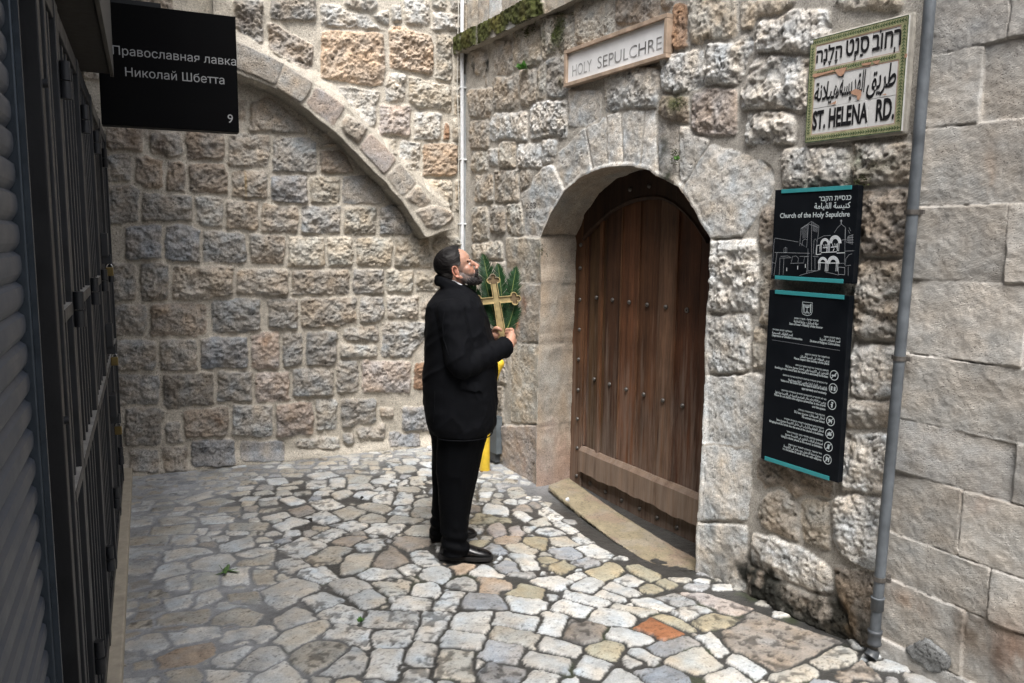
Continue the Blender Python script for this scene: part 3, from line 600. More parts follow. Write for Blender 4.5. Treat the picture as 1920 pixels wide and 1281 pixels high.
# --- the smooth ashlar wall
CT = .02
def c_sz(x, y): return b_sz(x, y, CT)
jy = [(1740, 107, 1920, 62), (1735, 245, 1920, 217), (1725, 390, 1920, 377), (1710, 525, 1920, 532), (1700, 662, 1920, 693), (1680, 785, 1920, 838), (1672, 882, 1920, 952), (1662, 995, 1920, 1091), (1660, 1082, 1920, 1197)]
zj = [(c_sz(a, b)[1] + c_sz(c, d)[1]) / 2 for a, b, c, d in jy]
zj = [zj[0] + .9, zj[0] + .6, zj[0] + .3] + zj + [zj[-1] - .28, zj[-1] - .6]
vj = {2: (1887, 60), 3: (1836, 170), 4: (1960, 300), 5: (1896, 300), 6: (1935, 450), 7: (1960, 600), 8: (1911, 740), 9: (1807, 870), 10: (1862, 1000), 11: (1812, 1100), 12: (1859, 1230)}
rg = random.Random(12); stC = []
C_S0 = 4.275
for r in range(len(zj) - 1):
    z1_, z0_ = zj[r], zj[r + 1]
    first = c_sz(*vj[r])[0] if r in vj else C_S0 + rg.uniform(.3, .6)
    s = C_S0 - .05; e = first
    while s < 8.6:
        stC.append((rg.choice('mgmmq') + 'S' if s > C_S0 else rg.choice('mgmm') + 'S', hull([(s + .0, z0_ + .0), (e - .0, z0_ + .0), (e - .0, z1_ - .0), (s + .0, z1_ - .0)])))
        s = e; e = s + rg.uniform(.4, .75)
S1 = np.concatenate([np.arange(C_S0, 5.15, .0042), np.arange(5.16, 8.6, .02)]); Z1 = np.concatenate([np.arange(-.3, 3.0, .0045), np.arange(3.01, 3.7, .02)])
S, Z, h, C, T = relief(S1, Z1, stC, (.24, .22, .19), 61, prot=.012, rough=.008, edge=.010, warp=.003, k=260, mortar_h=.002, pits=.0)
C[..., :3] = C[..., :3] * .5 + C[..., :3].mean(axis=2, keepdims=True) * .5 * np.array([1.03, 1.0, .96])
C[..., :3] *= 1.25
for px, py, w_, h_, cl, am in [(1815, 1180, .10, .10, (.12, .08, .05), .7), (1870, 1220, .06, .14, (.06, .055, .05), .8), (1900, 1220, .1, .12, (.28, .15, .09), .6), (1700, 1130, .08, .05, (.32, .19, .11), .6), (1790, 850, .02, .03, (.07, .06, .05), .9), (1850, 330, .03, .1, (.38, .26, .17), .5), (1810, 870, .02, .02, (.05, .05, .05), 1.0), (1830, 940, .05, .05, (.26, .17, .13), .5)]:
    s_, z_ = c_sz(px, py); stain_shade(C, S, Z, s_, z_, w_, h_, cl, am, int(px * 3 + py))
P = CORNER + dB * S[..., None] + UZ * Z[..., None] + nB * (h + CT - .02)[..., None]
V = P.reshape(-1, 3); Q = grid_quads(*S.shape); CC = C.reshape(-1, 4)
Q = np.vstack([Q, BOXQ + len(V)]); V = np.vstack([V, box_vq(b_pt(C_S0, -.3, CT - .05), dB * 4.32, UZ * 4.0, -nB * .4)]); CC = np.vstack([CC, np.tile([.33, .30, .26, 1], (8, 1))])
o = big_mesh('ashlar_wall', V, Q, CC, M_COMB)
tag(o, 'smooth wall of large dressed grey blocks to the right of the drainpipe', 'wall')
# ------------------------------------------------------------------ paving
G4 = """
c 330 885 590 850 605 910 340 935; o 330 1110 600 1055 620 1085 570 1160 345 1180; c 370 1225 480 1200 580 1235 570 1281 360 1281; w 610 1205 850 1220 820 1281 600 1281
w 625 1145 830 1065 850 1090 740 1185 630 1180; w 800 1165 870 1095 1030 1065 1055 1130 930 1195 800 1210; w 880 1260 1060 1170 1130 1200 1180 1281 870 1281; w 715 1010 750 965 985 955 990 1000 920 1030 720 1028
w 400 985 640 950 665 1000 420 1040; c 640 905 780 840 900 880 870 930 650 925; w 370 790 510 760 520 810 390 840; w 522 780 640 740 660 770 540 825; c 510 650 640 625 650 695 520 730; w 380 665 470 645 485 710 375 720
w 300 600 450 555 475 625 300 660; w 710 665 760 600 840 600 850 690 730 690; c 875 610 1000 600 1000 680 890 700; w 960 735 1100 670 1275 710 1100 800 1045 830 960 790; wV 1160 610 1290 590 1370 655 1290 680 1170 640; wV 1030 570 1140 545 1190 580 1080 630
c 800 560 985 515 970 570 820 585; w 510 560 720 510 755 560 640 610 510 590; w 345 500 560 470 600 500 370 545; c 150 415 360 400 355 435 160 450; w 390 400 520 395 520 450 390 460; c 280 360 500 340 500 390 290 395; w 330 300 490 285 510 315 350 335
w 580 300 750 285 730 320 600 330; c 755 330 950 335 930 365 770 365; w 690 460 850 420 860 460 720 500; w 800 510 980 465 1010 490 880 530; wV 1035 480 1170 425 1325 465 1150 530; cV 1210 540 1330 470 1450 480 1400 550 1260 575; w 1355 690 1480 655 1560 705 1440 745 1360 720
c 1430 520 1585 510 1540 615 1425 625; w 1520 630 1661 605 1700 640 1525 655; wV 1190 780 1290 750 1400 785 1270 845; w 1030 900 1130 845 1250 900 1180 930 1040 955; c 1480 770 1570 730 1650 790 1560 825 1490 810; wV 1270 885 1400 830 1535 865 1500 930 1370 920
wV 1295 1000 1390 940 1560 975 1570 1070 1440 1030; c 1020 1020 1200 930 1320 915 1290 980 1100 1080; cV 1120 1120 1200 1050 1380 1045 1430 1100 1300 1190 1190 1230 1120 1170; wV 1280 1210 1480 1080 1545 1150 1500 1240 1300 1230
w 1020 345 1110 305 1190 320 1060 365; n 1110 250 1200 230 1250 265 1150 280; wV 1230 210 1330 190 1400 225 1290 250; wV 1210 290 1290 255 1395 300 1310 330; c 1370 265 1460 235 1545 270 1430 305; wV 1365 335 1470 315 1560 345 1460 375; wV 1255 410 1360 360 1430 380 1320 435
n 1365 435 1450 400 1535 410 1450 460; wV 1510 460 1580 425 1661 420 1640 480 1540 490; wV 1567 360 1620 330 1661 330 1661 390 1580 385; c 1530 285 1661 275 1690 310 1530 315; c 1505 225 1600 210 1661 220 1690 250 1560 255; w 1475 160 1540 135 1605 145 1560 180; w 1060 185 1110 175 1175 200 1110 215
w 945 295 1060 270 1070 285 960 315; wV 1210 80 1300 70 1305 110 1215 115; w 1345 65 1420 60 1420 105 1350 110; c 1445 40 1570 45 1550 80 1460 80; w 1455 100 1580 95 1585 120 1460 120; w 970 70 1050 60 1080 85 990 95; c 560 205 680 180 740 195 620 230; w 430 190 620 135 630 160 470 210
w 1220 40 1320 15 1370 40 1260 60; c 1360 150 1440 135 1470 155 1390 180; w 110 480 310 475 310 520 120 530; w 110 290 250 290 250 330 120 345; w 120 565 270 560 280 620 110 640; c 750 760 880 750 910 800 780 800; w 130 1020 300 1000 360 1050 280 1100 120 1090
"""
G5 = """
wV 190 225 270 195 310 225 270 260 200 250; wV 310 215 345 200 405 210 380 260 305 255; c 430 250 480 220 515 220 540 270 430 270; c 100 265 250 265 280 290 230 315 110 285; wV 280 315 320 275 385 280 375 325; c 400 300 450 285 540 290 510 330 420 335; c 115 335 150 320 265 335 250 365 120 360
c 265 355 300 330 445 345 440 372 270 370; wV 150 410 200 375 355 380 290 440 200 430; c 380 420 420 390 545 395 525 440 400 435; n 300 460 350 440 520 455 480 490 390 520 310 490; wV 415 540 480 535 555 600 480 620 430 580; n 195 610 280 500 365 590 270 630; w 110 660 150 640 320 645 325 680 115 685
wV 340 630 380 615 435 620 425 670 350 650; w 450 660 490 625 630 630 570 700 460 675; o 595 600 760 612 685 660; wV 600 730 690 675 775 720 760 745 640 745; o 795 690 880 685 970 735 880 760 800 755; cV 205 715 380 695 375 775 250 780; w 395 770 420 725 520 715 570 760 540 790
w 70 800 150 760 215 775 240 820 140 850; wV 275 815 310 795 490 795 495 860 290 855; wV 520 860 590 760 690 765 640 865; b 695 820 740 785 880 790 920 830 910 860 695 855; y 955 770 1030 725 1130 740 1150 790 1000 780; w 960 790 1180 820 1090 880 1000 865
w 755 655 800 620 860 620 905 660 880 680; g 880 610 930 580 1000 590 1005 635 910 640; w 970 550 1090 545 1110 610 1030 620; gV 820 510 870 480 960 520 900 540; c 950 490 1030 475 1105 500 1080 530 970 520; y 1045 430 1085 420 1170 430 1150 495 1090 490; o 880 445 960 425 1025 430 980 460 890 470
p 955 380 1010 365 1040 410 970 420; p 830 370 900 360 950 400 880 430; yV 725 360 790 310 940 310 950 335 800 355; w 820 250 860 240 935 255 935 290 820 290; n 720 250 790 250 780 280 725 285; w 995 290 1020 275 1070 300 1050 320; wV 1145 250 1180 248 1250 290 1220 315 1150 275
wV 1215 330 1255 325 1340 370 1310 390; wV 1315 395 1345 388 1430 435 1390 450 1330 420; wV 1360 475 1430 450 1545 510 1490 540 1400 515; c 1200 420 1280 410 1350 460 1210 470; g 1200 500 1300 480 1370 510 1330 540 1230 535; y 1130 560 1190 540 1230 565 1180 590; y 1165 595 1270 565 1345 600 1250 635
gV 1310 570 1430 540 1465 575 1390 600; y 1390 620 1530 570 1590 590 1590 640 1500 665; w 1310 660 1375 630 1395 650 1330 675; w 1100 690 1190 655 1310 690 1230 745; w 1310 715 1400 665 1505 690 1420 755; w 1275 755 1310 750 1540 805 1500 840 1300 790; w 1175 765 1230 760 1230 795 1180 800
w 1210 830 1250 795 1425 845 1380 895 1230 870; w 1410 910 1470 850 1660 865 1640 935 1540 945; w 865 935 905 875 1140 905 1090 975 880 950; w 1120 985 1155 880 1280 885 1250 1005; w 630 940 680 880 850 870 830 1000 650 975; wV 135 955 165 880 425 885 430 960 300 970; wV 430 1025 480 890 605 885 590 960 540 1045
w -30 860 60 850 130 900 100 950 -30 930; wV -30 960 150 1000 165 1070 110 1085 -30 1040; wV 186 1010 260 985 405 985 385 1075 200 1085; w 570 1040 600 995 815 1010 790 1085 590 1070; c 845 1010 890 960 1130 1010 1090 1075 870 1030; g 785 1130 830 1050 1035 1080 1000 1155 850 1145; wV 370 1185 400 1060 540 1065 520 1190
w 141 1240 200 1100 345 1105 310 1255; wV -20 1150 80 1090 140 1160 100 1245 -20 1240; cV 530 1250 575 1100 745 1105 755 1265; wV 365 1290 375 1210 500 1210 500 1290; bV 790 1210 850 1170 1045 1215 1000 1290 790 1260; w 755 1150 790 1145 800 1175 770 1205; w 1120 1060 1170 1015 1375 1075 1340 1130 1160 1090
w 1030 1150 1075 1100 1320 1160 1280 1230 1100 1180; w 1320 1205 1390 1130 1550 1175 1470 1255; nV 1275 1020 1310 920 1500 960 1460 1050 1330 1040; y 1390 1085 1460 1045 1600 1060 1590 1140 1530 1160; w 1000 1290 1100 1215 1240 1245 1220 1290; cV 940 150 1020 140 1040 175 980 190; w 800 180 850 175 855 192 810 195
n 1070 220 1130 208 1120 240; c 1090 330 1160 310 1180 335 1120 345; wV 1110 380 1180 360 1260 385 1200 400; w 860 560 910 560 890 585; y 730 470 820 470 800 490 740 500; c 300 50 390 40 430 65 330 80; wV 260 10 330 0 350 30 280 45; c 330 165 430 160 440 185 350 190; w 180 130 240 110 300 120 250 150
w 340 125 380 120 380 145 345 148; c 395 110 470 105 470 150 400 145; w 445 60 510 55 515 90 450 90; w 440 20 510 15 510 45; w 345 5 430 0 430 25 360 30; n 980 240 1060 235 1070 262 985 265; c 860 215 910 205 905 230 865 235
"""
G6 = """
y 330 515 400 500 510 560 520 590 460 605; wV 230 605 310 565 430 605 380 650; y 390 645 440 625 535 660 430 685; y 520 615 560 600 620 630 580 650; w 170 660 220 620 430 690 390 720; w 120 705 170 675 330 740 290 755; c 205 785 240 765 490 815 400 840; w 350 745 420 705 610 780 560 810
O 400 930 480 880 680 950 560 1000; y 510 850 590 845 750 930 700 950; wV 595 820 720 775 850 790 700 865; yV 730 890 830 840 1060 870 960 930 800 940; w 185 985 240 930 470 980 440 1025 360 1040; w 335 1090 390 1065 515 1125 480 1160; w 280 1130 320 1105 385 1150 340 1165
b 470 1050 700 985 780 1030 620 1080 520 1110; c 580 1150 790 1060 920 1180 740 1205; w 755 985 860 970 950 1070 920 1120; w 945 1130 1040 1095 1220 1200 1130 1250; b 410 1220 560 1190 730 1290 480 1290; w 160 1290 240 1190 430 1290; w 770 1290 960 1185 1080 1270 1060 1290
cV 1210 1240 1430 1165 1555 1220 1300 1290; cV 1470 1140 1640 1065 1748 1110 1700 1200 1560 1210; nV 900 960 1130 840 1630 1030 1420 1150 1240 1210 1000 1070; pV 680 690 820 700 1080 790 1000 830 880 790; qV 540 720 640 700 760 740 660 770; nV 1640 1220 1800 1190 1900 1280 1700 1290
"""
def gxy(x, y):
    p = ground_pt(x, y); return p[0], p[1]
stG = to_plane(parse(G4, 200, 880, 3.194), gxy) + to_plane(parse(G5, 640, 860, 3.042), gxy) + to_plane(parse(G6, 1080, 900, 3.3615), gxy)
def dedupe(L):
    out = []
    for c, P in L:                                   # the same stone traced in two neighbouring views is kept once
        m = P.mean(axis=0); hit = None
        for j, (c2, P2) in enumerate(out):
            m2 = P2.mean(axis=0)
            if np.hypot(*(m - m2)) < .25 and (in_poly(m[:1], m[1:], P2)[0] or in_poly(m2[:1], m2[1:], P)[0]): hit = j; break
        if hit is None: out.append((c, P))
        elif np.ptp(P, axis=0).prod() > np.ptp(out[hit][1], axis=0).prod(): out[hit] = (c, P)
    return out
stG = dedupe(stG)
def shrink(P, d=.004):
    c = P.mean(axis=0); v = P - c; L_ = np.linalg.norm(v, axis=1, keepdims=True); return c + v * (1 + d / L_)
SLABQ = np.array([gxy(*p) for p in [(1026, 921), (1066, 907), (1310, 1052), (1306, 1070), (1262, 1072), (1205, 1048), (1151, 1013), (1082, 963)]])
offd = lambda c: (c[0] - CORNER[0]) * nB[0] + (c[1] - CORNER[1]) * nB[1]
stG = [(c, shrink(P, .011)) for c, P in stG]
tk = boxes(stG); rg = random.Random(17); extra = []
gx, gy = 2.9, 2.9
y = 2.7
while y < 7.2:
    x = -3.2 + rg.uniform(0, .1)
    while x < 2.5:
        w_ = rg.uniform(.09, .18); hh_ = rg.uniform(.08, .13); c_ = np.array([x + w_ / 2, y + hh_ / 2])
        P_ = np.array([(-w_ / 2, -hh_ / 2), (w_ / 2, -hh_ / 2), (w_ / 2, hh_ / 2), (-w_ / 2, hh_ / 2)]) * .84 + np.array([[rg.uniform(-.018, .018), rg.uniform(-.018, .018)] for _ in range(4)])
        ang = rg.uniform(-.25, .25) - .35 * math.tanh((c_[0] + .3)); R_ = np.array([[math.cos(ang), -math.sin(ang)], [math.sin(ang), math.cos(ang)]])
        P_ = P_ @ R_.T + c_
        bx = (P_[:, 0].min(), P_[:, 1].min(), P_[:, 0].max(), P_[:, 1].max())
        if not any(min(bx[2], t[2]) - max(bx[0], t[0]) > .065 and min(bx[3], t[3]) - max(bx[1], t[1]) > .06 for t in tk): extra.append((rg.choice(['w', 'w', 'c', 'wV', 'cV', 'g', 'c', 'q']), hull(P_)))
        x += w_
    y += rg.uniform(.10, .125)
in_slab = lambda P: in_poly(np.array([P[:, 0].mean()]), np.array([P[:, 1].mean()]), SLABQ)[0] or (offd(P.mean(axis=0)) < .16 and 1.25 < (P[:, 0].mean() - CORNER[0]) * dB[0] + (P[:, 1].mean() - CORNER[1]) * dB[1] < 3.1)
extra = [(c + 'X', P) for c, P in extra if not in_slab(P)]
for _k in 'bnop': TINT[_k] = tuple(np.array(TINT[_k]) * .94)
TINT['w'] = (.52, .50, .46); TINT['c'] = (.43, .395, .335); TINT['g'] = (.34, .335, .33); TINT['y'] = (.40, .345, .24); TINT['O'] = (.36, .15, .07)
stG = extra + stG
def ground_z(x, y):
    x = np.asarray(x, float); y = np.asarray(y, float)
    sB = (x - CORNER[0]) * dB[0] + (y - CORNER[1]) * dB[1]; off = (x - CORNER[0]) * nB[0] + (y - CORNER[1]) * nB[1]
    return -.066 * np.exp(-((sB - 2.2) / 1.45) ** 2) * np.exp(-(np.maximum(off, 0) / .75) ** 2) + .03 * np.exp(-((sB - 4.5) / .6) ** 2) * np.exp(-(off / .5) ** 2)
X1 = np.arange(-3.4, 2.7, .0082); Y1 = np.arange(2.7, 7.35, .0082)
XX, YY = np.meshgrid(X1, Y1)
lat = XX * dA[0] + YY * dA[1]; toA = (A0[0] - XX) * dL[0] + (A0[1] - YY) * dL[1]
film = .72 * (1 - smooth(.10, .9, lat + .30 * fbm(XX * 2.2, YY * 2.2, 3, 91))) + .55 * (1 - smooth(.1, .9, toA + .25 * fbm(XX * 3, YY * 3, 3, 92))) + .75 * np.exp(-(((XX - CORNER[0]) * nB[0] + (YY - CORNER[1]) * nB[1]) / .35) ** 2) * smooth(2.0, .8, (XX - CORNER[0]) * dB[0] + (YY - CORNER[1]) * dB[1])
film = np.clip(film, 0, .95)
S, Z, h, C, T = relief(X1, Y1, stG, (.055, .052, .047), 101, prot=.011, edge=.006, rough=.0048, warp=.006, k=260, pits=.0035, mortar_h=.003, film=film, grow=(.016, .018))
gr = (1 + .28 * fbm(XX * 7, YY * 7, 4, 93) + .12 * fbm(XX * 45, YY * 45, 2, 94))[..., None]
cem = np.array([.40, .40, .40]) * gr
fm = (film * (1 - smooth(.2, .8, T)))[..., None]; C[..., :3] = C[..., :3] * (1 - fm) + cem * fm; C[..., 3:] = np.maximum(C[..., 3:], fm * .8)
dirt = smooth(.15, .5, fbm(XX * 3, YY * 3, 4, 95)) * smooth(1.0, 0, toA) * .6 + smooth(.25, .5, fbm(XX * 12, YY * 12, 3, 96)) * .25; C[..., :3] *= (1 - .5 * dirt[..., None])
green = smooth(.25, .5, fbm(XX * 8, YY * 8, 3, 97)) * (1 - smooth(.1, .6, T)) * smooth(4.6, 3.9, YY) * (1 - film); C[..., :3] = C[..., :3] * (1 - .4 * green[..., None]) + np.array([.05, .065, .02]) * .4 * green[..., None]
C[..., :3] *= np.array([.96, 1.0, 1.05])
h = h + ground_z(XX, YY) + .006 * fbm(XX * 1.5, YY * 1.5, 2, 98)
P = np.stack([XX, YY, h], -1)
V = P.reshape(-1, 3); Q = grid_quads(*S.shape)
o = big_mesh('paving', V, Q, C.reshape(-1, 4), M_PAVE); tag(o, kind='structure')
mb = MB(); mb.add([(-9, -9, -.10), (9, -9, -.10), (9, 12, -.10), (-9, 12, -.10)], [(0, 1, 2, 3)])
o = mb.build('ground', simple('worn_ground', (.16, .15, .135), .7, var=.3, nscale=3, bump=.01)); tag(o, kind='structure')
mb = MB(); mb.add([(-3.4, -6, -.012), (3.2, -6, -.012), (3.2, 2.75, -.012), (-3.4, 2.75, -.012)], [(0, 1, 2, 3)])
o = mb.build('paving_beyond', simple('worn_paving', (.25, .235, .21), .65, var=.45, nscale=6, bump=.012)); o.name = 'pavement'; tag(o, kind='structure')
# marble threshold slab in front of the door
SL = [(1026, 921), (1066, 907), (1310, 1052), (1306, 1070), (1262, 1072), (1205, 1048), (1151, 1013), (1082, 963)]
sp = [ground_pt(x, y, -.045) for x, y in SL]
a = np.array([p[:2] for p in sp]); hl = hull([tuple(p) for p in a])
xs = np.arange(a[:, 0].min() - .03, a[:, 0].max() + .03, .007); ys = np.arange(a[:, 1].min() - .03, a[:, 1].max() + .03, .007)
S, Z, h, C, T = relief(xs, ys, [('yS', hl)], (.2, .18, .15), 131, prot=.03, edge=.012, rough=.003, warp=.003, k=300, pits=.003)
pk = smooth(.0, .35, fbm(S * 5, Z * 5, 3, 132))[..., None]; gy_ = smooth(.1, .4, fbm(S * 9 + 4, Z * 9, 3, 133))[..., None]
b_ = np.array([.27, .23, .155]) * (1 + .18 * fbm(S * 20, Z * 20, 3, 134))[..., None]
b_ = b_ * (1 - .65 * pk) + np.array([.26, .19, .15]) * .65 * pk; b_ = b_ * (1 - .5 * gy_) + np.array([.28, .25, .21]) * .5 * gy_
vein = (1 - smooth(.0, .03, np.abs(fbm(S * 11, Z * 11, 4, 135))))[..., None]; b_ *= (1 - .45 * vein)
C[..., :3] = b_; C[..., 3] = 1
keep = (T[:-1, :-1] > .02)
P = np.stack([S, Z, ground_z(S, Z) + .006 + h], -1)
o = big_mesh('threshold_slab', P.reshape(-1, 3), grid_quads(*S.shape, keep), C.reshape(-1, 4), M_PAVE)
tag(o, 'yellow and pink veined stone threshold slab below the wooden door', 'threshold')
# pale kerb below the steel doors
mb = MB(); mb.box(l_pt(.6, -.1, -.235), dL * 6.0, UZ * .17, dA * .075, bev=.008); kerb = mb.build('kerb', simple('pale_kerb', (.40, .355, .28), .8, var=.2, nscale=14, bump=.004)); tag(kerb, kind='structure')
# ------------------------------------------------------------------ lettering
AR = {}
for k_, c_, n_ in [('A', 0xFE8D, 2), ('b', 0xFE8F, 4), ('p', 0xFE93, 2), ('t', 0xFE95, 4), ('v', 0xFE99, 4), ('j', 0xFE9D, 4), ('H', 0xFEA1, 4), ('x', 0xFEA5, 4), ('d', 0xFEA9, 2), ('*', 0xFEAB, 2), ('r', 0xFEAD, 2), ('z', 0xFEAF, 2), ('s', 0xFEB1, 4), ('$', 0xFEB5, 4), ('S', 0xFEB9, 4), ('D', 0xFEBD, 4), ('T', 0xFEC1, 4), ('Z', 0xFEC5, 4), ('E', 0xFEC9, 4), ('g', 0xFECD, 4), ('f', 0xFED1, 4), ('q', 0xFED5, 4), ('k', 0xFED9, 4), ('l', 0xFEDD, 4), ('m', 0xFEE1, 4), ('n', 0xFEE5, 4), ('h', 0xFEE9, 4), ('w', 0xFEED, 2), ('Y', 0xFEEF, 2), ('y', 0xFEF1, 4), ('<', 0xFE87, 2), ('L', 0xFEFB, 2), ('}', 0xFE89, 4)]: AR[k_] = (c_, n_)
def arabic(t):
    out = []
    for w in t.replace('lA', 'L').split(' '):
        g = []
        for i, ch in enumerate(w):
            if ch not in AR: g.append(ch); continue
            c, n = AR[ch]; pj = i > 0 and w[i - 1] in AR and AR[w[i - 1]][1] == 4; nj = n == 4 and i + 1 < len(w) and w[i + 1] in AR
            g.append(chr(c + (3 if pj and nj else 1 if pj else 2 if nj else 0)))
        out.append(''.join(g))
    return ' '.join(out)[::-1]
HB = 'abgdhvzHTyKklMmNnseFpXcqrwt'; NK = {'1': 0x5B0, '2': 0x5B9, '3': 0x5B7, '4': 0x5B6, '5': 0x5B8}
def hebrew(t): return ''.join(chr(0x5D0 + HB.index(c)) if c in HB else chr(NK[c]) if c in NK else c for c in t)[::-1]
_txt = {}
def inside(p, P):
    r = False; j = len(P) - 1
    for i in range(len(P)):
        if (P[i][1] > p[1]) != (P[j][1] > p[1]) and p[0] < (P[j][0] - P[i][0]) * (p[1] - P[i][1]) / (P[j][1] - P[i][1]) + P[i][0]: r = not r
        j = i
    return r
def glyphs(body, bold=0.0, shear=0.0):
    key = (body, bold, shear)
    if key not in _txt:
        c = bpy.data.curves.new('t', 'FONT'); c.body = body; c.size = 1.0; c.shear = shear
        o = bpy.data.objects.new('t', c); col.objects.link(o)
        dg = bpy.context.evaluated_depsgraph_get(); dg.update(); cu = o.evaluated_get(dg).to_curve(dg)
        # stroke outlines may overlap inside one glyph: fill every outline (with its own counters) separately
        sp = []
        for s in cu.splines:
            if s.type == 'BEZIER': pts = [(tuple(q.handle_left), tuple(q.co), tuple(q.handle_right)) for q in s.bezier_points]
            else: pts = [(tuple(q.co[:3]),) * 3 for q in s.points]
            pts = [q for j, q in enumerate(pts) if math.hypot(q[1][0] - pts[j - 1][1][0], q[1][1] - pts[j - 1][1][1]) > .006]
            P = np.array([q[1][:2] for q in pts]); ar = .5 * np.sum(P[:, 0] * np.roll(P[:, 1], -1) - np.roll(P[:, 0], -1) * P[:, 1]); sp.append((pts, P, ar))
        o.to_curve_clear(); bpy.data.objects.remove(o); bpy.data.curves.remove(c)
        big = max(sp, key=lambda q: abs(q[2])); sgn = np.sign(big[2]); outer = [q for q in sp if q[2] * sgn > 0]; holes = [q for q in sp if q[2] * sgn < 0]; own = {i: [] for i in range(len(outer))}
        for q in holes:
            c0 = q[1].mean(axis=0); best = None
            for i, r_ in enumerate(outer):
                if inside(q[1][0], r_[1]) and (best is None or abs(r_[2]) < abs(outer[best][2])): best = i
            if best is not None: own[best].append(q)
            else: outer.append(q); own[len(outer) - 1] = []
        V_, F_ = [], []
        for i, r_ in enumerate(outer):
            cd = bpy.data.curves.new('g', 'CURVE'); cd.dimensions = '2D'; cd.fill_mode = 'FRONT'; cd.resolution_u = 3; cd.offset = bold
            for pts, P, ar in [r_] + own[i]:
                s = cd.splines.new('BEZIER'); s.bezier_points.add(len(pts) - 1); s.use_cyclic_u = True
                for bp_i, (hl_, co_, hr_) in zip(s.bezier_points, pts): bp_i.handle_left_type = bp_i.handle_right_type = 'FREE'; bp_i.co = co_; bp_i.handle_left = hl_; bp_i.handle_right = hr_
            g = bpy.data.objects.new('g', cd); col.objects.link(g); dg = bpy.context.evaluated_depsgraph_get(); dg.update(); me = bpy.data.meshes.new_from_object(g.evaluated_get(dg))
            v = mesh_co(me).copy(); v[:, 2] = (i % 4) * .05; k0 = sum(len(x) for x in V_); V_.append(v); F_ += [tuple(j + k0 for j in p.vertices) for p in me.polygons]
            bpy.data.objects.remove(g); bpy.data.curves.remove(cd); bpy.data.meshes.remove(me)
        _txt[key] = (np.vstack(V_), F_)
    return _txt[key]
def put_text(mb, body, o, ux, uy, un, x0, x1, y, height=None, bold=0.0, shear=0.0, mi=0, hscale=1.0, lift=.0012, rise=0.0):
    """flat raised lettering on a sign: spans x0..x1 along ux, baseline y; height of the tallest glyph, else natural proportion"""
    v, f = glyphs(body, bold, shear)
    w = v[:, 0].max() - v[:, 0].min(); sx = (x1 - x0) / w; sy = sx * hscale if height is None else height / (v[:, 1].max() - min(0, v[:, 1].min()) * 0)
    xl = (v[:, 0] - v[:, 0].min()) * sx
    P = o[None] + ux[None] * (x0 + xl)[:, None] + uy[None] * (y + v[:, 1] * sy + rise * xl)[:, None] + un[None] * (lift + v[:, 2:3] * .006)
    mb.add(P, f, mi)
    return mb
def strip(mb, pts, w, un, lift=0.0, mi=0):
    pts = [np.array(p, float) for p in pts]; V = []
    for i, p in enumerate(pts):
        t = pts[min(i + 1, len(pts) - 1)] - pts[max(i - 1, 0)]; t /= np.linalg.norm(t) + 1e-9; n = np.cross(un, t); V += [p + n * w / 2 + un * lift, p - n * w / 2 + un * lift]
    mb.add(V, [(2 * i, 2 * i + 2, 2 * i + 3, 2 * i + 1) for i in range(len(pts) - 1)], mi)
M_WHITE = simple('white_lettering', (.70, .72, .72), .5, var=.06); M_BLACKP = simple('black_lettering', (.012, .012, .014), .35, var=.1)
M_LINE = simple('grey_linework', (.36, .38, .41), .6, var=.1); M_TEAL = simple('teal_band', (.035, .25, .27), .45, var=.08, nscale=8)
M_BOARD = simple('dark_sign_board', (.0045, .006, .0085), .5, var=.25, nscale=6, spec=.12, bump=.0004, bscale=200)
M_LETW = simple('pale_sign_lettering', (.50, .56, .58), .55, var=.1)

# --- information panels
M_SOFF = simple('standoff_steel', (.25, .25, .25), .4, 1.0)
PT = .062            # face of the panels, metres proud of the wall plane
def psz(x, y): return b_sz(x, y, PT)
def P_(x, y, l=.001): s, z = psz(x, y); return b_pt(s, z, PT + l)
ZUP = UZ
def panel(name, px, label, depth=.035):
    c = np.array([psz(x, y) for x, y in px]); s0, s1 = (c[0, 0] + c[3, 0]) / 2, (c[1, 0] + c[2, 0]) / 2; z1, z0 = (c[0, 1] + c[1, 1]) / 2, (c[2, 1] + c[3, 1]) / 2
    root = empty(name, b_pt(s0, z0, PT - depth)); tag(root, label, 'sign')
    mb = MB(); mb.box(b_pt(s0, z0, PT - depth), dB * (s1 - s0), UZ * (z1 - z0), nB * depth, bev=.0025); mb.build('board', M_BOARD, root)
    for s in (s0 + .08, s1 - .08):
        for z in (z0 + .08, z1 - .08): mb = MB(); mb.tube([b_pt(s, z, -.02), b_pt(s, z, PT - depth + .002)], .012, 10); mb.build('standoff', M_SOFF, root)
    return root, s0, s1, z0, z1
def band(root, a, b, c, d):
    q = [psz(*p) for p in (a, b, c, d)]; s0 = (q[0][0] + q[3][0]) / 2; s1 = (q[1][0] + q[2][0]) / 2; z1 = (q[0][1] + q[1][1]) / 2; z0 = (q[2][1] + q[3][1]) / 2
    mb = MB(); mb.box(b_pt(s0, z0, PT + .0005), dB * (s1 - s0), UZ * (z1 - z0), nB * .003, bev=.001); mb.build('colour_band', M_TEAL, root)
def Zm(ox, oy, sc): return lambda x, y: (ox + x / sc, oy + y / sc)
r, s0, s1, z0, z1 = panel('church_sign', [(1455.4, 356.3), (1611, 346.5), (1597, 532.5), (1443, 522.7)], 'square black church sign with teal bands and a white drawing of a church facade')
q2 = Zm(1430, 335, 6.1)
band(r, q2(218, 128), q2(1025, 72), q2(1022, 122), q2(220, 172)); band(r, q2(145, 1105), q2(928, 1155), q2(922, 1200), q2(145, 1150))
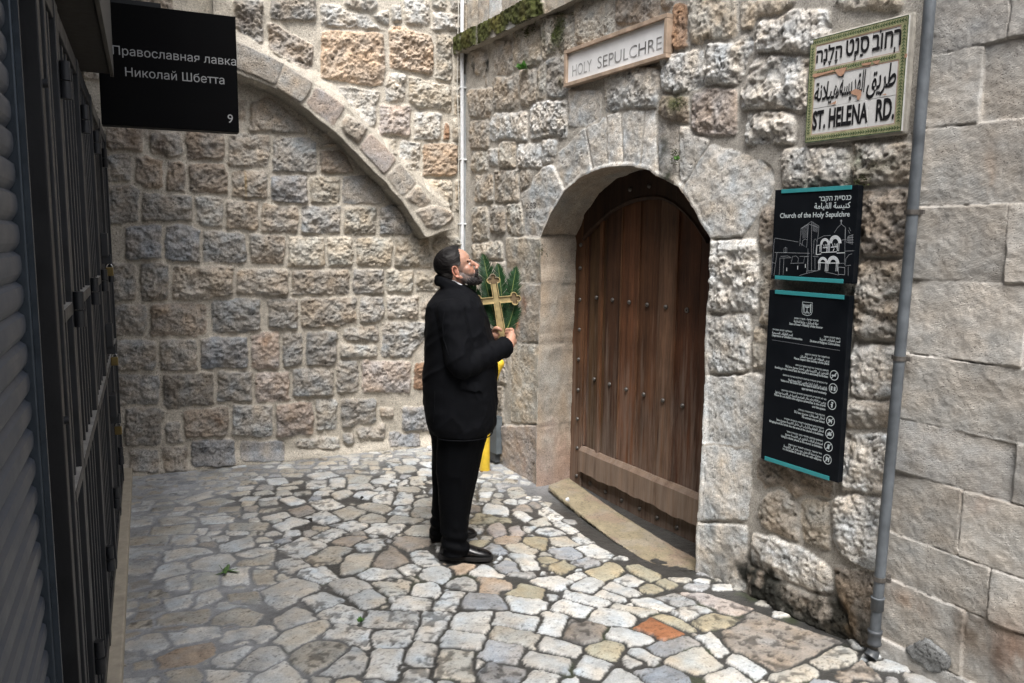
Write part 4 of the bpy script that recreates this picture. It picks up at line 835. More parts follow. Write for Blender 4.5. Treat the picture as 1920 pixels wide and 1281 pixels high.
def line_text(mb, zm, a, b, body, hgt=None, bold=0.0, hscale=1.0):
    sa, za = psz(*zm(*a)); sb, zb_ = psz(*zm(*b)); put_text(mb, body, CORNER + nB * PT, dB, UZ, nB, sa, sb, (za + zb_) / 2, hgt, bold, hscale=hscale)
mb = MB()
line_text(mb, q2, (645, 258), (1015, 240), hebrew('knsyyt hqbr'), bold=.012)
line_text(mb, q2, (592, 345), (1005, 335), arabic('knysp AlqyAmp'), bold=.014)
line_text(mb, q2, (200, 452), (998, 432), 'Church of the Holy Sepulchre', bold=.014)
mb.build('lettering', M_LETW, r)
mb = MB(); un = nB
def pl(pts, w=.0016, mi=0, zm=q2): strip(mb, [P_(*zm(*p)) for p in pts], w, un, 0, mi)
def arcp(cx, cy, rx, ry, a0=180, a1=0, n=14): return [(cx + rx * math.cos(math.radians(a0 + (a1 - a0) * i / n)), cy - ry * math.sin(math.radians(a0 + (a1 - a0) * i / n))) for i in range(n + 1)]
for L_ in ["425 770 440 570 560 490 645 545 635 660 600 880", "525 530 505 790 430 740", "520 800 520 1050", "560 490 560 1050", "445 570 530 520 640 560", "450 770 460 710 490 690 505 700", "140 680 410 725", "140 845 540 855", "135 690 105 1100", "165 850 130 1110", "195 910 330 905 320 970 470 965 480 895 530 890", "200 910 190 1100", "245 910 235 1100", "205 890 290 885 320 900", "330 960 345 890 385 885 410 910 405 960", "425 890 520 890 505 1085", "245 845 245 800 262 785 278 795 278 845 245 845", "262 785 262 845", "580 860 590 700 610 690 620 720", "575 890 640 895", "600 900 600 1040", "635 690 700 655 780 650", "820 620 860 560 900 520", "900 520 950 560 945 720", "945 570 940 990", "900 705 960 695", "940 830 1050 825", "960 910 990 870 1025 860", "870 970 935 968", "420 1110 500 1085 640 1050", "500 1060 610 1050", "720 1070 800 1085 870 1105", "990 560 1010 600", "980 590 1000 630", "955 910 945 1000 1010 990", "980 1010 980 1110", "110 960 150 970", "985 660 980 740", "1000 650 995 745", "1015 645 1010 750", "1030 645 1025 755", "970 680 1040 670", "970 705 1040 700", "970 730 1040 730", "960 735 980 660 1040 640"]:
    v = [float(t) for t in L_.split()]; pl(list(zip(v[0::2], v[1::2])), .0013)
for k_ in range(6): pl([(455 + k_ * 12, 560 - k_ * 7), (450 + k_ * 12, 650 + (k_ * 37) % 40)], .001); pl([(575 + k_ * 11, 505 + k_ * 8), (578 + k_ * 9, 600 + (k_ * 53) % 50)], .001)
pl([(900, 470), (900, 520)], .003); pl([(888, 485), (912, 484)], .003)
pl([(868, 1012), (940, 1018), (940, 1100), (868, 1095), (868, 1012)], .0022)
mb.build('church_drawing', M_LINE, r)
mb = MB()
for cx, cy, r0, r1 in [(715, 755, 34, 58), (832, 740, 40, 76), (690, 970, 34, 56), (808, 975, 40, 68)]:
    for rr_ in np.arange(r0, r1, 9): pl(arcp(cx, cy, rr_, rr_ * 1.18 + 8), .0034)
for x, y0, y1 in [(662, 755, 840), (675, 755, 840), (740, 750, 840), (755, 750, 840), (768, 750, 840), (860, 740, 830), (876, 740, 830), (645, 970, 1045), (660, 970, 1045), (722, 965, 1060), (737, 965, 1062), (752, 965, 1060), (845, 975, 1060), (862, 975, 1060)]: pl([(x, y0), (x - 6, y1)], .0028)
for L_ in ["620 872 670 862 670 846 850 838 850 852 940 848", "620 765 660 760 655 800", "622 765 616 872", "640 960 740 966 860 966", "690 790 740 790", "780 785 850 780", "820 800 806 830", "850 790 860 820"]:
    v = [float(t) for t in L_.split()]; pl(list(zip(v[0::2], v[1::2])), .0032)
for x, y in [(277, 1040), (402, 1020), (490, 1000)]: pl([(x, y - 22), (x, y + 18)], .004)
for x, y in [(700, 775), (720, 770), (735, 775), (800, 765), (825, 760), (845, 765)]: pl([(x, y - 20), (x + 8, y + 25)], .0022)
mb.build('facade_highlight', simple('white_linework', (.62, .65, .68), .6, var=.1), r)

r, s0, s1, z0, z1 = panel('rules_sign', [(1443.9, 543.2), (1595, 555.8), (1568, 905.5), (1425, 858.6)], 'tall black visitor rules sign with small white text and round pictograms')
q3 = Zm(1415, 535, 6.742); q4 = Zm(1415, 715, 6.405)
band(r, q3(262, 55), q3(1137, 128), q3(1133, 182), q3(262, 105)); band(r, q4(125, 895), q4(900, 1145), q4(895, 1198), q4(123, 940))
mb = MB()
E_ = lambda t: t
T3 = [('h', (505, 424), (808, 458), 'mdynt ywral - mwrd hpnyM'), ('a', (497, 468), (808, 500), 'dwlp <srA}yl - wzArp AldAxlyp'), ('e', (440, 496), (862, 550), 'State of Israel - Ministry of the Interior'),
      ('h', (230, 565), (475, 596), 'hmHlqh ledvt hnvcryvt'), ('a', (223, 610), (483, 640), 'qsm AlTwA}f AlmsyHyp'), ('e', (222, 642), (605, 696), 'Department of Christian Communities'),
      ('h', (878, 660), (1085, 684), 'hagF ledvt dtyvt'), ('a', (825, 694), (1085, 726), 'qsm AlTwA}f Aldynyp'), ('e', (702, 718), (1080, 768), 'Division of Religious Communities'),
      ('h', (640, 882), (948, 920), 'na lwmvr el qdvwt hmqvM'), ('a', (575, 912), (945, 970), 'yrjY AlHfAZ ElY qdsyp AlmkAn'), ('e', (500, 936), (943, 1006), 'Please respect the sanctity of this place'),
      ('h', (518, 1020), (938, 1087), 'heywvN bknsyyh vbrHbh asvr bhHlT'), ('a', (392, 1036), (933, 1130), 'Altdxyn fy Alknysp wfy bAHthA mmnwE mnEA bAtA'), ('e', (257, 1048), (930, 1170), 'Smoking in the church and the square is absolutely forbidden'),
      ('h', (360, 1142), (923, 1250), 'el hmbqryM bknsyyh vbrHbh lhtlbw bcnyevt vbhtaM')]
T4 = [('a', (405, 0), (868, 75), 'yrjY mn AlzwAr ArtdA mlAbs lAyqp wmHt$mp'), ('e2', (1464, 714.5), (1550.8, 732.8), 'Visitors to the church and the square must be dressed'), ('e', (567, 96), (865, 158), 'appropriately and modestly'),
      ('h', (325, 112), (862, 228), 'na la lhprye lTqsyM hdtyyM bknsyyh vbrHbh'), ('a', (250, 134), (857, 276), 'yrjY EdM AlAzEAj xlAl AlmrAsm Aldynyp fy Alknysp wbAHthA'), ('e', (238, 168), (855, 310), 'Please do not disturb the religious ceremonies in the church'), ('e', (692, 316), (852, 348), 'and the square'),
      ('h', (525, 352), (845, 418), 'hknst bely HyyM asvrh bhHlT'), ('a', (478, 374), (843, 466), 'AdxAl AlHywAnAt mmnwE mnEA bAtA'), ('e', (570, 438), (840, 505), 'No animals are permitted'),
      ('h', (357, 452), (832, 578), 'hknst mzvN vmwqavt lwTH hknsyyh asvrh'), ('a', (265, 466), (830, 618), 'AdxAl AlTEAm wAl$rAb AlY dAxl Alknysp mmnwE mnEA'), ('e', (180, 484), (825, 658), 'Bringing food and drink into the area of the church is forbidden'),
      ('h', (385, 610), (820, 726), 'hwymvw bTlpvN slvlry btvK hknsyyh asvr'), ('a', (370, 640), (818, 772), 'AstxdAm AlhAtf Alxlwy fy Alknysp mmnwE'), ('e', (320, 668), (813, 806), 'Using a cellular phone in the church is forbidden'),
      ('h', (408, 766), (808, 880), 'xl aysvr knysh laTr eM nwq'.replace('x', 'H').replace('X', 'p')), ('a', (350, 790), (805, 918), 'mmnwE mnEA Aldxwl mE slAH AlY Alknysp'), ('e', (340, 818), (803, 960), 'It is forbidden to enter this site with weapons')]
for zm, TT in ((q3, T3), (q4, T4)):
    for k_, a_, b_, t_ in TT:
        body = hebrew(t_) if k_ == 'h' else arabic(t_) if k_ == 'a' else t_
        line_text(mb, (lambda x, y: (x, y)) if k_ == 'e2' else zm, a_, b_, body, hgt={'h': .0085, 'a': .012, 'e': .0105}[k_[0]], bold=.022)
mb.build('lettering', M_LETW, r)
mb = MB(); pl2 = lambda pts, w=.0014, zm=q3: strip(mb, [P_(*zm(*p)) for p in pts], w, un)
pl2([(222, 690), (1080, 825)], .0009); mb.build('rule_line', M_LINE, r)
mb = MB()
pl2([(608, 210), (733, 222), (728, 340), (715, 370), (690, 380), (665, 383), (635, 375), (610, 362), (600, 335), (608, 210)], .0022)
for sgn in (-1, 1):
    for yy in np.arange(240, 350, 14): pl2([(667 + sgn * 46, yy), (667 + sgn * 38, yy + 12)], .0036)
    pl2([(667 + sgn * 50, 235), (667 + sgn * 44, 340), (667 + sgn * 14, 366)], .0016)
pl2([(667, 245), (663, 335)], .0026)
for k_ in (12, 22, 32): pl2([(667 - k_, 245), (667 - k_ * .8, 272 + k_ * .2), (666, 285), (667 + k_ * .8, 273 + k_ * .2), (668 + k_, 247)], .0021)
pl2([(650, 330), (676, 332)], .003); pl2([(640, 346), (688, 349)], .003)
mb.build('emblem', M_LETW, r)
for i_, (x, y) in enumerate([(1564.4, 704), (1562.5, 728.3), (1560.2, 759), (1557.5, 789.5), (1555.8, 813.7), (1553.6, 837.6), (1551.6, 861.5)]):
    s, z = psz(x, y); c0 = b_pt(s, z, PT + .0014); mb = MB(); R_ = .0215
    circ = lambda r_, n=28: [c0 + dB * (r_ * math.cos(2 * math.pi * k / n)) + UZ * (r_ * math.sin(2 * math.pi * k / n)) for k in range(n + 1)]
    strip(mb, circ(R_), .0034, un)
    L2 = lambda pts, w: strip(mb, [c0 + dB * (a * R_) + UZ * (b * R_) for a, b in pts], w, un, .0003)
    if i_ in (0, 3, 4, 5, 6): L2([(-.68, -.68), (.68, .68)], .003)
    if i_ == 0: L2([(-.6, -.05), (.45, -.05)], .006); L2([(.3, .15), (.5, .35), (.3, .55)], .002)
    if i_ == 1: L2([(-.4, -.5), (-.4, .4)], .009); L2([(.4, -.5), (.4, .4)], .009); L2([(-.6, .15), (-.15, .15)], .006); L2([(.15, .15), (.6, .15)], .006)
    if i_ == 2: L2([(0, -.6), (.05, .1)], .008); L2([(.05, .35), (.05, .6)], .009); L2([(-.3, .0), (.1, .15), (.3, .5)], .004)
    if i_ == 3: L2([(-.5, .2), (-.1, .1), (.4, -.1)], .010); L2([(-.3, .1), (-.35, -.5)], .004); L2([(.3, -.1), (.3, -.5)], .004)
    if i_ == 4: L2([(-.5, -.1), (.5, -.1)], .012); L2([(-.2, .4), (.3, .1)], .004)
    if i_ == 5: L2([(-.05, -.5), (.1, .5)], .012)
    if i_ == 6: L2([(-.4, .4), (.1, .3)], .007); L2([(-.2, .3), (-.3, -.4)], .006); L2([(.3, -.5), (.4, .4)], .006)
    mb.build('pictogram', M_LETW, r)

# --- tiled street name sign
ST = .028
TL, TR, BR, BL = (1521.6, 75.3), (1707, 27.9), (1688, 246), (1510, 268)
c = np.array([b_sz(*p, ST) for p in (TL, TR, BR, BL)]); s0 = (c[0, 0] + c[3, 0]) / 2; s1 = (c[1, 0] + c[2, 0]) / 2; z1 = (c[0, 1] + c[1, 1]) / 2; z0 = (c[2, 1] + c[3, 1]) / 2
W_, H_ = s1 - s0, z1 - z0
street = empty('street_sign', b_pt(s0, z0, ST - .02)); tag(street, 'glazed tile street name sign with a green leaf border, ST. HELENA RD.', 'sign')
M_TILE = simple('white_glazed_tile', (.66, .66, .65), .22, var=.05, nscale=20); M_BORD = simple('yellow_green_glaze', (.33, .33, .19), .25, var=.25, nscale=40)
M_LEAF = simple('green_glaze', (.02, .075, .03), .25, var=.3, nscale=40); M_PLINE = simple('pink_glaze_line', (.42, .25, .17), .3, var=.1); M_CHIP = simple('bare_clay', (.46, .27, .18), .85, var=.2, nscale=60, bump=.001)
O_ = b_pt(s0, z0, ST)
def rect(mb, x0, x1, y0, y1, lift, mi=0, th=None): mb.box(O_ + dB * x0 + UZ * y0 + nB * (lift - (th or .02)), dB * (x1 - x0), UZ * (y1 - y0), nB * (th or .02), mi)
ys_ = [0, H_ * .325, H_ * .655, H_]; xs_ = [0, W_ / 3 * 1.0, W_ / 3 * 2, W_]
for i in range(3):
    for j in range(3):
        mb = MB(); mb.box(O_ + dB * (xs_[i] + .0006) + UZ * (ys_[j] + .0006) - nB * (.02 - .0008 * ((i * 2 + j) % 3)), dB * (xs_[i + 1] - xs_[i] - .0012), UZ * (ys_[j + 1] - ys_[j] - .0012), nB * .02, 0, bev=.0008); mb.build('tile', M_TILE, street)
mb = MB(); mb.box(O_ + dB * -.012 + UZ * -.012 - nB * .05, dB * (W_ + .024), UZ * (H_ + .026), nB * .040, bev=.012); mb.build('mortar_bed', simple('mortar_bed', (.40, .375, .33), .9, var=.25, nscale=14, bump=.006), street)
mb = MB(); B_ = .030; lf = .0030
frames = [(0, W_, H_ - B_, H_), (0, W_, 0, B_), (0, B_, B_, H_ - B_), (W_ - B_, W_, B_, H_ - B_), (B_, W_ - B_, H_ * .655 - .008, H_ * .655 + .017)]
for x0_, x1_, y0_, y1_ in frames: rect(mb, x0_, x1_, y0_, y1_, lf, 0, .002)
zmS = Zm(1490, 10, 4.746)
mb.build('border', M_BORD, street)
mb = MB()
def sprig(xa, ya, xb, yb):
    n = int(math.hypot(xb - xa, yb - ya) / .0125); t = np.array([xb - xa, yb - ya]); t /= np.linalg.norm(t); nn = np.array([-t[1], t[0]])
    strip(mb, [O_ + dB * xa + UZ * ya, O_ + dB * xb + UZ * yb], .0016, nB, lf + .0006)
    for k in range(n):
        p = np.array([xa, ya]) + t * (k + .5) * .0125
        for sg in (-1, 1):
            e = p + t * .011 + nn * sg * .0085; m_ = (p + e) / 2 + nn * sg * .0022; m2 = (p + e) / 2 - nn * sg * .0022
            mb.add([O_ + dB * q[0] + UZ * q[1] + nB * (lf + .0008) for q in (p, m2, e, m_)], [(0, 1, 2, 3) if sg < 0 else (0, 3, 2, 1)], 0)
sprig(.004, H_ - B_ / 2, W_ - .004, H_ - B_ / 2); sprig(W_ - .004, B_ / 2, .004, B_ / 2); sprig(B_ / 2, B_, B_ / 2, H_ - B_); sprig(W_ - B_ / 2, H_ - B_, W_ - B_ / 2, B_); sprig(B_ + .01, H_ * .655 + .005, W_ - B_ - .01, H_ * .655 + .005)
for a_, b_ in [((.001, .001), (W_ - .001, .001)), ((.001, H_ - .001), (W_ - .001, H_ - .001)), ((.001, 0), (.001, H_)), ((W_ - .001, 0), (W_ - .001, H_))]: strip(mb, [O_ + dB * a_[0] + UZ * a_[1], O_ + dB * b_[0] + UZ * b_[1]], .003, nB, lf + .0007)
mb.build('leaf_border', M_LEAF, street)
mb = MB(); i0 = B_ + .003
for ya, yb in [(H_ * .655 + .021, H_ - i0), (i0, H_ * .655 - .012)]:
    for a_, b_ in [((i0, ya), (W_ - i0, ya)), ((i0, yb), (W_ - i0, yb)), ((i0, ya), (i0, yb)), ((W_ - i0, ya), (W_ - i0, yb))]: strip(mb, [O_ + dB * a_[0] + UZ * a_[1], O_ + dB * b_[0] + UZ * b_[1]], .0026, nB, lf - .0006)
mb.build('inner_line', M_PLINE, street)
mb = MB()
def st_text(body, a, b, hgt=None, bold=0.0, shear=0.0, hs=1.0, rise=0.0, ya=None):
    mb = MB(); sa, za = b_sz(*zmS(*a), ST); sb, zb_ = b_sz(*zmS(*b), ST); put_text(mb, body, CORNER + nB * ST, dB, UZ, nB, sa, sb, (za + zb_) / 2 if not rise else za, hgt, bold, shear, 0, hs, lf); mb.build('lettering', M_BLACKP, street)
st_text(hebrew('h4l4n5h'), (195, 512), (425, 462), .066, .024); st_text(hebrew('s3n1T'), (458, 452), (665, 405), .066, .024); st_text(hebrew('r1Hv2b'), (692, 405), (950, 348), .078, .024)
st_text(arabic('hylAnp'), (175, 862), (395, 812), .080, .018, .15); st_text(arabic('Alqdysp'), (400, 815), (630, 760), .095, .018, .15); st_text(arabic('Tryq'), (640, 770), (905, 700), .095, .018, .15)
st_text('ST.', (158, 1105), (275, 1088), .081, .034); st_text('HELENA', (303, 1085), (652, 1035), .082, .036); st_text('RD.', (722, 1025), (888, 1003), .086, .034)
mb = MB()
for pts in ["165 640 170 612 250 600 350 575 365 590 280 612 190 642", "360 575 470 550 445 610 420 632 390 625", "505 770 545 745 600 760 600 800 580 845 560 840 560 805 510 790", "600 520 690 505 680 530 610 540", "695 500 770 488 745 525 715 520", "315 885 375 850 370 880", "780 800 815 785 825 800", "985 435 1010 430 1005 465 985 470"]:
    v = [float(t) for t in pts.split()]; pp = list(zip(v[0::2], v[1::2]))
    V_ = []
    for p in pp: s, z = b_sz(*zmS(*p), ST); V_.append(b_pt(s, z, ST + lf + .0016))
    mb = MB(); mb.add(V_, [tuple(reversed(range(len(V_))))]); mb.build('glaze_chip', M_CHIP, street)

# --- framed marble plaque over the door
HT = .056
hp = [(1058, 97), (1250, 22), (1249, 106), (1056, 165)]; c = np.array([b_sz(*p, HT) for p in hp]); s0 = c[[0, 3], 0].mean(); s1 = c[[1, 2], 0].mean(); z1 = c[[0, 1], 1].mean(); z0 = c[[2, 3], 1].mean()
W_, H_ = s1 - s0, z1 - z0
plq = empty('door_plaque', b_pt(s0, z0, 0)); tag(plq, 'wood framed white marble plaque over the arch, lettered HOLY SEPULCHRE', 'sign')
M_FRW = simple('weathered_frame_wood', (.36, .27, .20), .75, var=.35, nscale=12, stretch=(1, 1, 1), bump=.002); M_MARB = simple('white_marble', (.76, .765, .77), .45, var=.1, nscale=7)
fwid = .024
mb = MB(); mb.box(b_pt(s0, z1 - fwid, 0), dB * W_, UZ * fwid, nB * HT, bev=.002); mb.build('frame_rail', M_FRW, plq)
mb = MB(); mb.box(b_pt(s0, z0, 0), dB * W_, UZ * fwid, nB * HT, bev=.002); mb.build('frame_rail', M_FRW, plq)
for s in (s0, s1 - fwid):
    mb = MB(); mb.box(b_pt(s, z0 + fwid + .001, 0), dB * fwid, UZ * (H_ - 2 * fwid - .002), nB * (HT - .001), bev=.002); mb.build('frame_stile', M_FRW, plq)
mb = MB(); mb.box(b_pt(s0 + fwid - .002, z0 + fwid - .002, -.02), dB * (W_ - 2 * fwid + .004), UZ * (H_ - 2 * fwid + .004), nB * .055); mb.build('marble_slab', M_MARB, plq)
mb = MB(); xa, xb = b_sz(1073, 150, .036)[0], b_sz(1241, 75, .036)[0]; M_INC = simple('worn_incised_lettering', (.26, .26, .26), .8, var=.9, nscale=9)
zb0 = z0 + fwid + .035
put_text(mb, 'HOLY', CORNER + nB * .035, dB, UZ, nB, xa, xa + (xb - xa) * .245, zb0, .072, -.004); mb.build('lettering', M_INC, plq); mb = MB(); put_text(mb, 'SEPULCHRE', CORNER + nB * .035, dB, UZ, nB, xa + (xb - xa) * .315, xb, zb0, .072, -.004)
mb.build('lettering', M_INC, plq)

# --- painted numbers on the arch
mb = MB(); s_a, z_a = b_sz(987, 392, .055); s_b, z_b = b_sz(1002, 388, .055); gi_ = b_pt(0, 0, .062) - dB * 0
put_text(mb, '263', CORNER + nB * .058, dB, UZ, nB, s_a, s_b + .03, z_a, .045, .01); put_text(mb, '127', CORNER + nB * .058, dB, UZ, nB, s_a + .01, s_b + .03, b_sz(987, 409, .055)[1], .045, .01)
mb.build('painted_number', simple('faded_black_paint', (.09, .085, .08), .8, var=.5, nscale=30), wall_b)
# ------------------------------------------------------------------ wooden door
DT = DOOR_T
def d_sz(x, y, t=0.0): return b_sz(x, y, DT + t)
zu = Zm(1040, 290, 3.125); zl = Zm(1040, 680, 3.125)
M_WOOD = wood_mat('old_door_wood', (.022, .011, .006), (.145, .078, .042)); M_WOOD2 = wood_mat('bleached_rail_wood', (.09, .06, .044), (.27, .195, .145)); M_KICK = wood_mat('dark_kick_wood', (.035, .016, .009), (.11, .055, .03))
M_IRON = simple('old_iron', (.13, .12, .11), .5, .7, var=.4, nscale=80, bump=.001); M_DARK = simple('door_backing', (.012, .008, .006), .9)
def colbox(mb, *a, **k): mb.box(*a, **k)
def vcol(o, c):
    at = o.data.color_attributes.new('Col', 'FLOAT_COLOR', 'POINT'); n = len(o.data.vertices); at.data.foreach_set('color', np.tile(np.array([*c, 1.0], np.float32), n)); return o
zg = b_sz(1300, 1085)[1]
door = empty('wooden_door', b_pt(2.2, -.08, DT)); tag(door, 'old arched wooden door of brown upright planks with iron studs', 'door')
def d_pt(s, z, t=0.0): return b_pt(s, z, DT + t)
# plank edges along the bottom, photo columns measured at the rail
ex = [(165, 480), (182, 470), (275, 500), (355, 545), (455, 595), (570, 655), (670, 700), (800, 750), (828, 765)]
es = [d_sz(*zl(*p))[0] for p in ex]
es = [es[0]] + es[1:-1] + [3.3]
ztop = 2.52; zbot = d_sz(*zl(500, 720))[1]; zrail = lambda s: 0
tones = [(.7, .66, .66), (.95, .85, .8), (.72, .6, .55), (1.5, 1.3, 1.1), (1.1, .9, .76), (1.75, 1.75, 1.72), (.85, .64, .52), (.65, .5, .44)]
rg = random.Random(8)
for i in range(len(es) - 1):
    a, b = es[i] + .0018, es[i + 1] - .0018
    if b - a < .004: continue
    mb = MB(); th = .028 + rg.uniform(-.003, .004); mb.box(d_pt(a, zbot, -.03), dB * (b - a), UZ * (ztop - zbot), nB * th, bev=.003)
    o = mb.build('plank', M_WOOD, door); vcol(o, [t * rg.uniform(.92, 1.08) for t in tones[i]])
# upright battens nailed over the joints
def batten(x0, y0, x1, y1, w, th, tone, zend=None, z2=2.3):
    s_a, z_a = d_sz(x0, y0); s_b, z_b = d_sz(x1, y1)
    mb = MB(); mb.box(d_pt(s_b - w / 2, z_b, -.004), dB * w, UZ * (z2 - z_b), nB * th, bev=.002); o = mb.build('batten', M_WOOD, door); vcol(o, tone)
batten(*zu(345, 500), *zl(253, 600), .032, .022, (1.25, 1.05, .88)); batten(*zu(175, 500), *zl(172, 480), .016, .016, (1.2, 1.0, .85)); batten(*zu(400, 400), *zl(362, 560), .010, .010, (1.5, 1.4, 1.3)); batten(*zu(500, 400), *zl(462, 600), .010, .010, (1.35, 1.2, 1.1)); batten(*zu(705, 500), *zl(672, 690), .022, .012, (1.15, .95, .82))
# outer frame board, left
s_l0 = 1.26; s_l1 = d_sz(*zl(163, 480))[0]
mb = MB(); mb.box(d_pt(s_l0, -.12, -.02), dB * (s_l1 - s_l0), UZ * 2.5, nB * .034, bev=.003); o = mb.build('frame_board', M_WOOD, door); vcol(o, (1.25, 1.1, 1.0))
# bottom rail: bevelled board with a wavy lower edge
ra = [zl(150, 490), zl(265, 537), zl(825, 772)]; rb = [zl(142, 640), zl(480, 790), zl(690, 895), zl(822, 958)]
zt_ = np.mean([d_sz(*p, .03)[1] for p in ra]); sb0 = d_sz(*zl(145, 600), .03)[0]
mb = MB(); n = 40; V_ = []
for i in range(n + 1):
    s = sb0 + (3.2 - sb0) * i / n; zb_ = np.interp(s, [d_sz(*p, .03)[0] for p in rb], [d_sz(*p, .03)[1] for p in rb]) + .006 * math.sin(i * .7) + .004 * math.sin(i * 1.9); zz = zt_ + .0012 * math.sin(i * .5 + 1)
    V_ += [d_pt(s, zb_, -.005), d_pt(s, zb_ + .004, .040), d_pt(s, zz - .03, .038), d_pt(s, zz, .014), d_pt(s, zz, -.005)]
Fq = [(i * 5 + k, i * 5 + (k + 1) % 5, (i + 1) * 5 + (k + 1) % 5, (i + 1) * 5 + k) for i in range(n) for k in range(5)] + [(4, 3, 2, 1, 0), tuple(n * 5 + k for k in range(5))]
mb.add(V_, Fq); o = mb.build('bottom_rail', M_WOOD2, door); vcol(o, (1.0, .95, .9))
mb = MB(); mb.box(d_pt(s_l1 + .004, -.16, -.03), dB * (3.2 - s_l1), UZ * (zt_ + .12), nB * .026); o = mb.build('kick_board', M_KICK, door); vcol(o, (1, 1, 1))
mb = MB(); mb.box(d_pt(1.15, -.2, -.075), dB * 2.15, UZ * 2.85, nB * .04); mb.build('light_stop', M_DARK, door)  # dark board added to stop light leaking between the planks
# arched head board filling the crown above the planks
inn = [zu(170, 505), zu(215, 450), zu(265, 405), (1040 + 330 / 3.125, 290 + 345 / 3.125), zu(400, 305), zu(460, 280), zu(530, 265), zu(600, 262), zu(650, 272), zu(700, 298), zu(760, 345), zu(830, 425), zu(890, 520)]
isz = [d_sz(*p, .02) for p in inn]; mb = MB(); V_ = []
dense = []
for a, b in zip(isz[:-1], isz[1:]):
    for k in range(4): dense.append((a[0] + (b[0] - a[0]) * k / 4, a[1] + (b[1] - a[1]) * k / 4))
dense.append(isz[-1])
for s, z in dense: V_ += [d_pt(s, z, .0), d_pt(s, z, .024), d_pt(s - .0, z + .018, .034), d_pt(s, z + .03, .024), d_pt(s, 2.6, .022), d_pt(s, 2.6, 0)]
n = len(dense); mb.add(V_, [(i * 6 + k, i * 6 + (k + 1) % 6, (i + 1) * 6 + (k + 1) % 6, (i + 1) * 6 + k) for i in range(n - 1) for k in range(6)] + [(5, 4, 3, 2, 1, 0), tuple((n - 1) * 6 + k for k in range(6))])
o = mb.build('arched_head', M_WOOD, door); vcol(o, (.42, .36, .34))
# studs
def stud_mesh(r):
    mb = MB(); V_ = []; n = 14; prof = [(r, 0), (r * .96, .005), (r * .72, .011), (r * .35, .015)]
    for rr_, hh_ in prof: V_ += [dB * (rr_ * math.cos(2 * math.pi * k / n)) + UZ * (rr_ * math.sin(2 * math.pi * k / n)) + nB * hh_ for k in range(n)]
    V_.append(nB * .016); T_ = 4 * n
    mb.add(V_, [(i * n + k, i * n + (k + 1) % n, (i + 1) * n + (k + 1) % n, (i + 1) * n + k) for i in range(3) for k in range(n)] + [(3 * n + k, 3 * n + (k + 1) % n, T_) for k in range(n)], 0, True); return mb
st0 = None
studs = [zu(247, 838), zu(340, 852), zu(438, 865), zu(543, 880), zu(652, 893), zl(233, 97), zl(323, 127), zl(420, 157), zl(523, 187), zl(635, 222), zl(750, 253), zu(460, 205), zu(572, 185)]
fstuds = [zu(155, 530), zu(152, 665), zu(150, 850), zu(147, 1025), zu(142, 1200), zl(139, 160), zl(135, 330), zl(133, 500), zl(130, 663)]
kstuds = [zl(500, 855), zl(602, 908), zl(718, 965), zl(300, 755), zl(395, 805), zl(210, 705)]
for lst, t in ((studs, .001), (fstuds, .013), (kstuds, -.005)):
    for p in lst:
        s, z = d_sz(*p, t)
        if lst is studs and z > 1.9: t_ = .024
        else: t_ = t
        pos = Vector([float(v) for v in d_pt(s, z, t_)])
        if st0 is None: st0 = stud_mesh(.016).build('stud', M_IRON, door); st0.location = pos; st = st0
        else: st = st0.copy(); col.objects.link(st); st.location = pos
        st.rotation_euler = (0, 0, 0)
s, z = d_sz(*zu(775, 912), .0); mb = MB(); mb.tube([d_pt(s, z, -.002), d_pt(s, z, .004)], .017, 16); mb.tube([d_pt(s, z, .0041), d_pt(s, z, .0052)], .006, 10, 1); mb.build('keyhole_plate', [M_IRON, M_DARK], door)

# ------------------------------------------------------------------ pipes
M_PIPE = simple('grey_blue_pipe', (.085, .096, .108), .5, var=.35, nscale=10, bump=.0004, bscale=120); M_DPIPE = simple('dark_pipe_boot', (.05, .055, .062), .45, var=.3, nscale=30)
pt_ = [b_sz(1744, 0, .07), b_sz(1733, 130, .07), b_sz(1706, 460, .07), b_sz(1684, 700, .07), b_sz(1657, 1000, .07), b_sz(1640, 1190, .07)]
sm = np.mean([p[0] for p in pt_])
pipe = empty('drainpipe', b_pt(pt_[-1][0], pt_[-1][1], .07)); tag(pipe, 'grey blue plastic drainpipe running down the wall beside the street sign', 'pipe')
pp = [b_pt(pt_[0][0] + .01, 3.7, .07)] + [b_pt(s, z, .07) for s, z in pt_] + [b_pt(pt_[-1][0], pt_[-1][1] - .05, .07)]
mb = MB(); mb.tube(pp, .0225, 24); mb.build('pipe', M_PIPE, pipe)
def pipe_at(y): q = b_sz(np.interp(y, [0, 130, 460, 700, 1000, 1190], [1744, 1733, 1706, 1684, 1657, 1640]), y, .07); return q
def collar(y, hgt, r, mat, name, prof=None):
    s, z = pipe_at(y); mb = MB(); prof = prof or [(r, -hgt / 2), (r, hgt / 2)]
    mb.tube([b_pt(s, z + h_, .07) for r_, h_ in prof], [r_ for r_, h_ in prof], 24); return mb.build(name, mat, pipe)
collar(1132, .055, .034, M_PIPE, 'coupling', [(.024, -.03), (.027, -.028), (.027, .024), (.029, .026), (.029, .030), (.023, .031)])
collar(1194, .06, .038, M_DPIPE, 'coupling', [(.025, -.036), (.030, -.034), (.031, -.025), (.027, -.02), (.028, .016), (.031, .02), (.031, .03), (.024, .032)])
